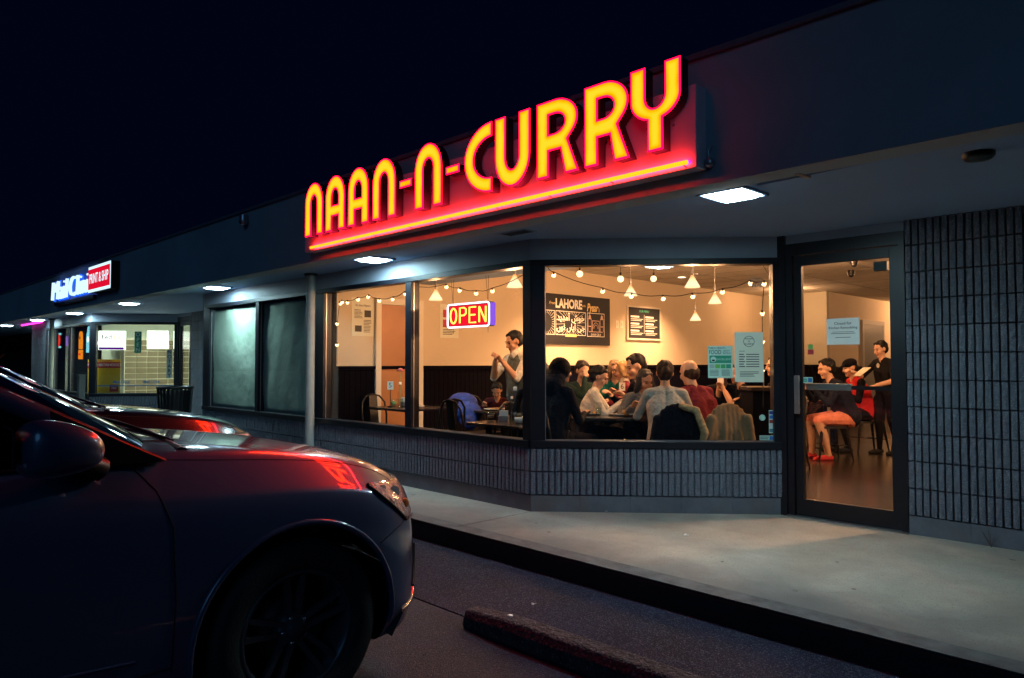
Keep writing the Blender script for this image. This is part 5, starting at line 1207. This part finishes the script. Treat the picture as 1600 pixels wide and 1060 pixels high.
def litter():
    rnd = random.Random(4)
    for (x, y, z, lb) in ((-3.97, 5.0, .004, 'small crumpled white scrap at the foot of the angled wall'), (-3.02, 4.75, .003, 'tiny white scrap in the middle of the sidewalk'), (-1.02, 3.35, -.146, 'small pale leaf in the gutter near the kerb'), (-3.05, 3.15, -.146, 'pale twig on the asphalt by the kerb left of the wheel stop')):
        m = MB(); n = 9; vs = [(0, 0, .008)]+[(math.cos(2*PI*k/n)*rnd.uniform(.010, .026), math.sin(2*PI*k/n)*rnd.uniform(.008, .02), rnd.uniform(.0, .014)) for k in range(n)]; m.add(vs, [(0, 1+k, 1+(k+1) % n) for k in range(n)]); o = m.build('litter', 'white_paper'); o.location = (x, y, z); setp(o, lb, 'litter', 'scraps on the ground'); s = o.modifiers.new('s', 'SOLIDIFY'); s.thickness = .001
    w = thing('weed', 'small dry weed at the foot of the tall ribbed wall', 'weed', (-1.35, YR-.03, 0)); m = MB()
    for k in range(9): a = rnd.uniform(-.9, .9); m.tube([(0, 0, 0), (a*.04, -.01, .05), (a*.10, -.02+rnd.uniform(-.02, .02), .09+.06*rnd.random())], [.002, .0015, .0005], 4)
    m.build('stems', 'bark', w)
    # grit along the kerb
    m = MB()
    for k in range(900):
        x = rnd.uniform(-7, 1); y = rnd.choice((YC-.03-abs(rnd.gauss(0, .12)), rnd.uniform(2.0, 3.6))); r = rnd.uniform(.001, .0035); m.box(x-r, x+r, y-r, y+r, -.147, -.147+r*1.5)
    m.build('grit', M('grit', (.18, .17, .17), .9), kind='stuff')
litter()

def lot_lamp(x, y, h, label):
    t = thing('lot_lamp', label, 'street lamp', (x, y, -.15), 0, 'parking lot lamps across the street')
    MB().lathe([(.09, 0), (.06, h)], n=12).build('pole', 'bronze', t)
    MB().box(-.3, .3, 0, .6, h, h+.12).build('lamp_head', 'bronze', t)
    MB().box(-.24, .24, .05, .5, h-.06, h-.001).build('lamp_lens', 'lot_glow', t)
emit_mat('lot_glow', (.5, .75, 1), 14)
for a_ in ((6.5, -9, 6.2, 'nearest lamp in the parking lot behind the viewpoint'), (19, -4, 6.5, 'lamp on the right side of the parking lot'), (30, -16, 7, 'far lamp at the right end of the lot'), (-4, -28, 7, 'far lamp straight behind the parked cars'), (14, -24, 7, 'far lamp between the two ends of the lot')): lot_lamp(*a_)

# ================================================================== CARS
M('paint_blue', (.060, .088, .165), .34, metal=.25, coat=1.0, spec=.5); M('paint_black', (.006, .006, .007), .25, metal=.2, coat=1.0)
M('chrome', (.7, .72, .75), .12, metal=1); M('lamp_red', (.3, .01, .01), .2); M('gap', (.002, .002, .002), .9); M('brake', (.12, .12, .13), .4, metal=.8); M('amber_lens', (.5, .16, .03), .25)
M('mirror_glass', (.6, .6, .6), .02, metal=1); M('cabin_black', (.006, .006, .007), .7)
ST_ = [ # y, z centre, z hood edge, x hood edge, z crease, x crease, x widest, z bottom
    (.83, .70, .68, .50, .62, .60, .64, .38), (.81, .80, .775, .60, .70, .72, .77, .28), (.73, .90, .875, .67, .78, .82, .88, .225), (.53, .985, .965, .715, .855, .885, .93, .21), (.25, 1.045, 1.025, .745, .905, .905, .94, .21),
    (-.05, 1.085, 1.068, .765, .93, .905, .94, .21), (-.35, 1.11, 1.095, .78, .945, .905, .937, .21), (-.56, 1.12, 1.11, .795, .955, .905, .935, .21), (-.62, 1.06, 1.085, .835, .98, .905, .935, .21), (-1.2, 1.06, 1.095, .845, .99, .905, .937, .21), (-2.0, 1.06, 1.105, .845, 1.0, .905, .938, .21), (-2.8, 1.07, 1.115, .84, 1.0, .90, .938, .21),
    (-3.3, 1.08, 1.12, .80, .99, .87, .92, .23), (-3.6, 1.06, 1.10, .72, .97, .80, .87, .27), (-3.74, .98, .98, .62, .88, .70, .76, .35)]
def car_body_mesh(paint):
    vs = []; fs = []; n = 11
    def sm(a, b, x): t = min(max((x-a)/(b-a), 0), 1); return t*t*(3-2*t)
    for (y, zc, ze, xe, zs, xs, xw, zb) in ST_:
        hb = .012 if y > -.57 else 0
        row = [(0, zc+hb), (xe*.40, zc+hb*.8), (xe*.74, (zc*.45+ze*.55)+hb*.9 if y > -.57 else zc), (xe, ze), (xs, zs), (xs+(xw-xs)*.75, zs-.07), (xw, (zs-.07)*.45+.30), (xw-.004, .46 if zb < .3 else (zs+zb)/2), (xw-.010, max(.34, zb+.04)), (xw-.08, zb), (0, zb)]
        w_ = sm(.25, .88, y)
        for x, z in row:
            yy = y-w_*.26*(abs(x)/.94)**2.6
            if y < -3.2: yy = y+.16*(abs(x)/.94)**3*sm(3.2, 3.74, -y)
            vs.append((x, yy, z))
    for (y, *_), s in ((ST_[0], 0), (ST_[-1], 1)): pass
    K = len(ST_)
    for i in range(K-1):
        for k in range(n-1): fs.append((i*n+k, i*n+k+1, (i+1)*n+k+1, (i+1)*n+k))
    for i in (0, K-1):
        for k in range(1, n-2):
            pass
        fs.append(tuple(i*n+k for k in range(n)))
    me = bpy.data.meshes.new('body'); me.from_pydata(vs, [], fs); bm = bmesh.new(); bm.from_mesh(me)
    # replace end caps by a flat inset grid is not needed: keep n-gon half caps
    cr = bm.edges.layers.float.new('crease_edge')
    bm.verts.ensure_lookup_table(); bm.edges.ensure_lookup_table()
    for e in bm.edges:
        a, b = e.verts[0].index, e.verts[1].index
        if a//n != b//n:
            if a % n == 4 and b % n == 4: e[cr] = .72
            if a % n == 3 and b % n == 3: e[cr] = .35 if (a//n) < 7 else .8
            if a % n == 8 and b % n == 8: e[cr] = .5
            if a % n == 9 and b % n == 9: e[cr] = .6
    bm.to_mesh(me); bm.free()
    o = bpy.data.objects.new('b', me); COL.objects.link(o)
    mi = o.modifiers.new('m', 'MIRROR'); mi.use_axis[0] = True; mi.use_clip = True; mi.merge_threshold = .002
    sb = o.modifiers.new('s', 'SUBSURF'); sb.levels = 3; sb.render_levels = 3
    cut = bpy.data.objects.new('cut', MB().lathe([(.425, .60), (.425, 1.2)], c=(0, 0, .365), n=48, axis='x').lathe([(.425, -1.2), (.425, -.60)], c=(0, 0, .365), n=48, axis='x').lathe([(.425, .60), (.425, 1.2)], c=(0, -2.81, .365), n=48, axis='x').lathe([(.425, -1.2), (.425, -.60)], c=(0, -2.81, .365), n=48, axis='x').mesh('cut', 'black_rough'))
    COL.objects.link(cut)
    me.materials.append(MATS[paint]); me.materials.append(MATS['black_rough'])
    b = o.modifiers.new('b', 'BOOLEAN'); b.object = cut; b.operation = 'DIFFERENCE'; b.solver = 'EXACT'; b.material_mode = 'TRANSFER'
    out = evaluated_mesh(o, 'body'); bpy.data.objects.remove(o); bpy.data.objects.remove(cut)
    for p in out.polygons: p.use_smooth = p.material_index == 0
    return out
class Surf:
    def __init__(s, me):
        s.t = BVHTree.FromPolygons([v.co[:] for v in me.vertices], [p.vertices[:] for p in me.polygons])
    def side(s, y, z, sx=1, off=.002):
        return s.hit(Vector((sx*1.6, y, z)), Vector((-sx, 0, 0)), off)
    def hit(s, o, d, off):
        h = s.t.ray_cast(o, d)
        if h[0] is None: return None
        n = h[1] if h[1].dot(d) < 0 else -h[1]
        return h[0]+n*off
    def top(s, x, y, off=.002):
        return s.hit(Vector((x, y, 2.2)), Vector((0, 0, -1)), off)
    def front(s, x, z, off=.002):
        return s.hit(Vector((x, 2, z)), Vector((0, -1, 0)), off)
def seam(S, kind, pts, r, name, mat, parent, sx=1, off=-.001, step=.03, **kw):
    q = []
    for a, b in zip(pts[:-1], pts[1:]):
        n = max(1, int(math.hypot(b[0]-a[0], b[1]-a[1])/step))
        for k in range(n): q.append((a[0]+(b[0]-a[0])*k/n, a[1]+(b[1]-a[1])*k/n))
    q.append(pts[-1]); f = {'side': lambda p: S.side(p[0], p[1], sx, off), 'top': lambda p: S.top(p[0], p[1], off), 'front': lambda p: S.front(p[0], p[1], off)}[kind]
    P = [v for v in (f(p) for p in q) if v is not None]
    if len(P) > 1: return MB().tube(P, r, 6).build(name, mat, parent, **kw)
def grid_patch(f, U, V, th, name, mat, parent):
    """patch on the body surface: f(u,v) -> (outer point) for a grid of parameters"""
    vs = []; fs = []; ok = {}
    for j, v in enumerate(V):
        for i, u in enumerate(U):
            p = f(u, v); ok[i, j] = len(vs) if p is not None else None
            if p is not None: vs.append(p)
    for j in range(len(V)-1):
        for i in range(len(U)-1):
            q = [ok[i, j], ok[i+1, j], ok[i+1, j+1], ok[i, j+1]]
            if None not in q: fs.append(tuple(q))
    m = MB(); m.add(vs, fs, 0, True); o = m.build(name, mat, parent); s = o.modifiers.new('s', 'SOLIDIFY'); s.thickness = th; s.offset = 0; return o
def build_car(label, loc, rz, paint, group=None):
    t = thing('parked_car', label, 'car', loc, R(rz), group); me = car_body_mesh(paint); body = link('body', me, t); S = Surf(me)
    # greenhouse
    G = [(-.44, 1.085, .75), (-.72, 1.245, .725), (-1.0, 1.40, .69), (-1.28, 1.525, .655), (-1.50, 1.59, .635), (-2.1, 1.645, .625), (-2.8, 1.62, .61), (-3.2, 1.56, .59), (-3.45, 1.44, .59), (-3.62, 1.28, .61), (-3.70, 1.10, .64)]
    def gp(i, x): y, z, xt = G[i]; f = x/xt; fo = .13 if i < 5 else 0; fr = .10 if i > 6 else 0; return Vector((x, y+fo*(1-f*f)-(1-f*f)*fr, z-.035*f*f-.02*f**4))
    fr = [-1, -.8, -.5, -.2, 0, .2, .5, .8, 1]
    def strip(i0, i1, name, mat, fx=1.0):
        vs = []; fs = []; c = len(fr)
        for i in range(i0, i1+1): vs += [gp(i, f*G[i][2]*fx) for f in fr]
        for i in range(i1-i0):
            for k in range(c-1): a = i*c+k; fs.append((a, a+1, a+c+1, a+c))
        m = MB(); m.add(vs, fs, 0, True); o = m.build(name, mat, t); s = o.modifiers.new('s', 'SOLIDIFY'); s.thickness = .006
        sb = o.modifiers.new('ss', 'SUBSURF'); sb.levels = 2; sb.render_levels = 2; return o
    strip(0, 4, 'windscreen', 'car_glass', .97); strip(4, 8, 'roof', paint); strip(8, 10, 'rear_window', 'car_glass', .97)
    for sx in (-1, 1):
        rail = [gp(i, sx*G[i][2]) for i in range(0, 11)]
        MB().tube([p+Vector((sx*.012, 0, -.014)) for p in [gp(0, sx*.76)+Vector((0, .03, -.03))]+rail[:5]], [.034, .034, .034, .033, .032, .030], 14).build('front_pillar', paint, t)
        MB().tube([p+Vector((-sx*.012, 0.012, .012)) for p in rail[:5]], .010, 8).build('windscreen_trim', 'black_plastic', t)
        MB().tube([p+Vector((sx*.008, 0, -.010)) for p in rail[4:9]], .030, 12).build('roof_rail', paint, t)
        MB().tube([p+Vector((sx*.01, 0, -.012)) for p in rail[8:]], .04, 12).build('rear_pillar', paint, t)
        # side glass from belt to rail
        belt = lambda y: Vector((sx*.835, y, 1.088))
        n = 24; vs = []; fs = []
        def railpt(y):
            for i in range(len(rail)-1):
                if rail[i].y >= y >= rail[i+1].y: f = (rail[i].y-y)/(rail[i].y-rail[i+1].y); return rail[i].lerp(rail[i+1], f)
            return rail[-1]
        for k in range(n+1):
            y = -.50-3.08*k/n; a = belt(y); b = railpt(y)+Vector((sx*.005, 0, -.02)); b.z = max(b.z, 1.092)
            for q in range(4): p = a.lerp(b, q/3); p.x += sx*.022*math.sin(PI*q/3); vs.append(p)
        for k in range(n):
            for q in range(3): a = k*4+q; fs.append((a, a+1, a+5, a+4))
        o = MB().add(vs, fs, 0, True).build('side_window', 'car_glass', t); s = o.modifiers.new('s', 'SOLIDIFY'); s.thickness = .004
        for y in (-1.62, -2.62): MB().tube([belt(y)+Vector((sx*.006, 0, -.01)), (belt(y)+railpt(y))/2+Vector((sx*.028, 0, 0)), railpt(y)+Vector((sx*.012, 0, -.02))], .028, 8).build('door_pillar', 'black_plastic', t)
        MB().tube([(sx*.84, y, 1.094) for y in (-.52, -1.0, -2.0, -3.2)], .0075, 8).build('belt_trim', 'black_plastic', t)
        m = MB().add([(sx*.842, -.50, 1.092), (sx*.842, -.84, 1.092), (sx*.822, -.86, 1.285), (sx*.85, -.50, 1.085), (sx*.85, -.84, 1.085), (sx*.835, -.86, 1.28)], [(0, 1, 2), (3, 4, 5), (0, 1, 4, 3), (1, 2, 5, 4), (2, 0, 3, 5)]); m.build('mirror_sail', 'black_plastic', t)
        # mirror
        c = Vector((sx*1.05, -.88, 1.19)); k = MB().box(-.5, .5, -.5, .5, -.5, .5); bm = bmesh.new(); mm = k.mesh('x', paint); bm.from_mesh(mm)
        bmesh.ops.subdivide_edges(bm, edges=bm.edges[:], cuts=2, use_grid_fill=True)
        for v in bm.verts:
            q = Vector((v.co.x*sx, v.co.y, v.co.z)); l = q.length
            if l > 1e-6: q = q.lerp(q.normalized()*.56, .68)
            x, y, z = q; f = max(y+.5, 0)                      # f: 0 at the glass side, 1 at the front tip
            z2 = z*(1.05-.50*f*f)-.20*f*f*.5; x2 = x*(1-.18*f)
            v.co = Vector((c.x+sx*x2*.27, c.y+y*.235, c.z+z2*.185-.02*(.5-x)))
        bm.to_mesh(mm); bm.free()
        for p in mm.polygons: p.use_smooth = True
        o = link('mirror_housing', mm, t); sb = o.modifiers.new('s', 'SUBSURF'); sb.levels = 3; sb.render_levels = 3
        m = MB(); m.add([(c.x-sx*.09, c.y-.128, c.z-.06), (c.x+sx*.085, c.y-.132, c.z-.055), (c.x+sx*.085, c.y-.132, c.z+.055), (c.x-sx*.09, c.y-.128, c.z+.06)], [(0, 1, 2, 3)]); g = m.build('mirror_glass', 'mirror_glass', o); q = g.modifiers.new('s', 'SOLIDIFY'); q.thickness = .004
        MB().tube([(c.x-sx*.105, c.y+.03, c.z-.045), (sx*.86, -.72, 1.08)], [.032, .042], 10).build('mirror_foot', 'black_plastic', o)
        seam(S, 'side', [(-.64, 1.088), (-.60, 1.06), (-.545, .99), (-.50, .86), (-.49, .6), (-.50, .36)], .0035, 'panel_gap', 'gap', t, sx); seam(S, 'side', [(-1.62, 1.06), (-1.60, .7), (-1.62, .34)], .0035, 'panel_gap', 'gap', t, sx); seam(S, 'side', [(-2.62, 1.06), (-2.5, .8), (-2.42, .65)], .0035, 'panel_gap', 'gap', t, sx)
        seam(S, 'side', [(-.50, .375), (-1.0, .37), (-2.35, .375)], .0035, 'panel_gap', 'gap', t, sx)
        seam(S, 'side', [(-.62, .43), (-1.0, .45), (-2.2, .46)], .006, 'lower_moulding', 'black_plastic' if paint == 'paint_black' else paint, t, sx, off=.001)
        seam(S, 'side', [(.36, .66), (.45, .70), (.54, .725)], .0028, 'panel_gap', 'gap', t, sx)
        # hood shut line runs down over the fender above the crease
        P = []
        for k in range(26): f = k/25; y = -.50+1.12*f; P.append((.80-.05*f*f-.02*f, y))
        Q = [S.top(sx*x, y, -.001) for x, y in P]; Q = [q for q in Q if q is not None]
        MB().tube(Q, .0028, 6).build('hood_gap', 'gap', t)
        # arch lip
        for yc in (0, -2.81):
            L_ = []
            for k in range(41):
                a = R(-8+196*k/40); y = yc+.437*math.cos(a); z = .365+.437*math.sin(a); q = S.side(y, max(z, .30), sx, .0)
                if q is not None: L_.append(q+Vector((-sx*.004, 0, 0)))
            MB().tube(L_, .013, 8).build('wheel_arch_lip', paint, t)
        # headlamp: wrap-around lens on the corner
        def hl(u, v):
            y = .335+.36*u; z1 = .905-.03*u; zb = z1-.012-.155*min(u/.58, 1)+.03*max(u-.58, 0)
            return S.side(y, zb+(z1-zb)*v, sx, .009)
        grid_patch(hl, [i/14 for i in range(15)], [i/8 for i in range(9)], .004, 'headlight', glass_mat('lamp_lens', (.97, .97, .97)), t)
        def hl2(u, v): q = hl(u*.94+.02, v*.88+.06); return None if q is None else q+Vector((-sx*.0055, -.002, 0))
        o = grid_patch(hl2, [i/14 for i in range(15)], [i/8 for i in range(9)], .002, 'reflector', M('lamp_inside', (.95, .80, .70), .3, metal=.1, noise=(55, .6), bump=(38, 1.0, .05)), t)
        seam(S, 'side', [(.335, .905), (.335, .893), (.545, .722), (.68, .72)], .006, 'headlight_seal', 'gap', t, sx, off=.006); q = S.side(.56, .785, sx, .013)
        for hy_, hz_, hr_ in ((.50, .845, .030), (.42, .875, .017)):
            g_ = S.side(hy_, hz_, sx, .004)
            if g_ is not None: MB().lathe([(hr_, 0), (hr_*.8, -.01*sx), (hr_*.4, -.004*sx), (0, .004*sx)], c=(0, 0, 0), n=16, axis='x').rot(Matrix.Translation(g_)).build('lamp_bowl', M('bowl_silver', (.9, .85, .8), .25, metal=.5), t)
        if q is not None: MB().ball(q-Vector((sx*.012, 0, 0)), .024, 12, 8, sc=(.5, 1, 1)).build('turn_lamp', 'amber_lens', t)
        # bumper details
        seam(S, 'side', [(.50, .335), (.60, .335), (.66, .35), (.74, .42)], .007, 'bumper_blade', 'chrome', t, sx, off=.004)
        P = [S.side(y, z, sx, .003) for y, z in ((.62, .40), (.66, .45), (.69, .52), (.70, .56))]; P = [p for p in P if p is not None]
        if len(P) > 1: MB().tube(P, .012, 8).build('bumper_vent', 'black_plastic', t)
        m = MB().add([(sx*.60, .72, .33), (sx*.86, .50, .33), (sx*.86, .44, .24), (sx*.55, .66, .22)], [(0, 1, 2, 3)]); o = m.build('chin_spoiler', 'black_plastic', t); q = o.modifiers.new('s', 'SOLIDIFY'); q.thickness = .03
        # tail lamp
        def tl(u, v): return S.side(-3.28-.30*u, .93+.10*v, sx, .004)
        grid_patch(tl, [i/8 for i in range(9)], [i/5 for i in range(6)], .006, 'tail_light', 'lamp_red', t)
    # grille and plate on the nose
    def gr(u, v): return S.front(-.34+.68*u, .40+.36*v, .004)
    grid_patch(gr, [i/12 for i in range(13)], [i/6 for i in range(7)], .006, 'grille', 'black_plastic', t)
    for z in (.46, .54, .62, .70): seam(S, 'front', [(-.32, z), (.32, z)], .006, 'grille_bar', 'chrome', t, off=.010)
    # wipers, cowl
    MB().tube([(-.70, -.395, 1.085), (0, -.30, 1.10), (.70, -.395, 1.085)], [.03, .035, .03], 8).build('cowl', 'black_plastic', t)
    MB().tube([(.45, -.34, 1.115), (.1, -.42, 1.165), (-.25, -.45, 1.185)], .008, 6).build('wiper', 'black_plastic', t); MB().tube([(-.25, -.32, 1.12), (-.5, -.44, 1.16), (-.65, -.5, 1.18)], .008, 6).build('wiper', 'black_plastic', t)
    # cabin: dash, seats, wheel
    cb = MB().box(-.72, .72, -.98, -.62, 1.065, 1.13); cb.build('dashboard', 'cabin_black', t, bevel=.03)
    for x in (-.38, .38):
        MB().box(x-.24, x+.24, -1.98, -1.82, 1.07, 1.38).box(x-.12, x+.12, -1.98, -1.88, 1.40, 1.55).build('seat', 'cabin_black', t, bevel=.04)
    MB().tube([(-.38+.18*math.cos(2*PI*k/20), -1.08+.05*math.sin(2*PI*k/20), 1.16+.13*math.sin(2*PI*k/20)) for k in range(20)], .014, 8, closed=True).build('steering_wheel', 'cabin_black', t)
    MB().tube([(0, -.88, 1.50), (0, -.93, 1.46)], .012, 6).box(-.11, .11, -.96, -.93, 1.41, 1.48).build('rear_view_mirror', 'black_plastic', t, bevel=.006)
    # wheels
    proto = None
    for sx in (1, -1):
        for yc in (0, -2.81):
            w_ = bpy.data.objects.new('wheel', None); COL.objects.link(w_); w_.parent = t; w_.location = (sx*.80, yc, .365); w_.rotation_euler = (0, 0, 0 if sx > 0 else PI)
            if proto is None:
                rr = .236
                proto = {}
                proto['tyre'] = MB().lathe([(.238, -.10), (.27, -.115), (.33, -.118), (.352, -.10), (.363, -.07), (.365, 0), (.363, .07), (.352, .10), (.33, .116), (.27, .113), (.243, .098), (.236, .09)], n=56, axis='x', cap=False).mesh('tyre', 'rubber')
                proto['rim'] = MB().lathe([(.236, .085), (.243, .097), (.236, .101), (.224, .094), (.212, .05), (.205, -.09)], n=56, axis='x', cap=False).mesh('rim', 'rim')
                s = MB()
                for k in (-1, 1): s.quadbar((.052, k*.018, .05), (.082, k*.036, .218), (0, 1, 0), (1, 0, 0), .022, .022)
                s.quadbar((.060, 0, .205), (.082, 0, .219), (0, 1, 0), (1, 0, 0), .085, .018)
                proto['spoke'] = s.mesh('spoke', 'rim')
                proto['hub'] = MB().lathe([(.075, .02), (.075, .055), (.05, .066), (.034, .068), (.030, .074), (0, .075)], n=28, axis='x').mesh('hub', 'rim')
                proto['brake_disc'] = MB().lathe([(0, -.03), (.165, -.03), (.165, -.01), (0, -.01)], n=40, axis='x').mesh('brake_disc', 'brake')
                proto['nut'] = MB().lathe([(.009, .05), (.009, .066), (0, .067)], n=6, axis='x').mesh('wheel_nut', 'chrome')
                proto['back'] = MB().lathe([(0, -.095), (.206, -.095)], n=30, axis='x').mesh('inner_dish', 'black_rough')
            for k_ in ('tyre', 'rim', 'hub', 'brake_disc', 'back'): link({'back': 'inner_dish'}.get(k_, k_), proto[k_], w_)
            for k in range(5): link('spoke', proto['spoke'], w_, rot=(R(72*k+4), 0, 0)); a = R(72*k+40); link('wheel_nut', proto['nut'], w_, (0, .052*math.cos(a), .052*math.sin(a)))
    return t
build_car('grey blue SUV parked nose-in at the left foreground, sign reflected on its hood', (-3.60, 1.45, -.15), 0, 'paint_blue', 'cars parked nose-in before the shops')
build_car('black SUV parked beyond the grey one, only its hood and pillar showing', (-6.30, 1.93, -.15), 0, 'paint_black', 'cars parked nose-in before the shops')
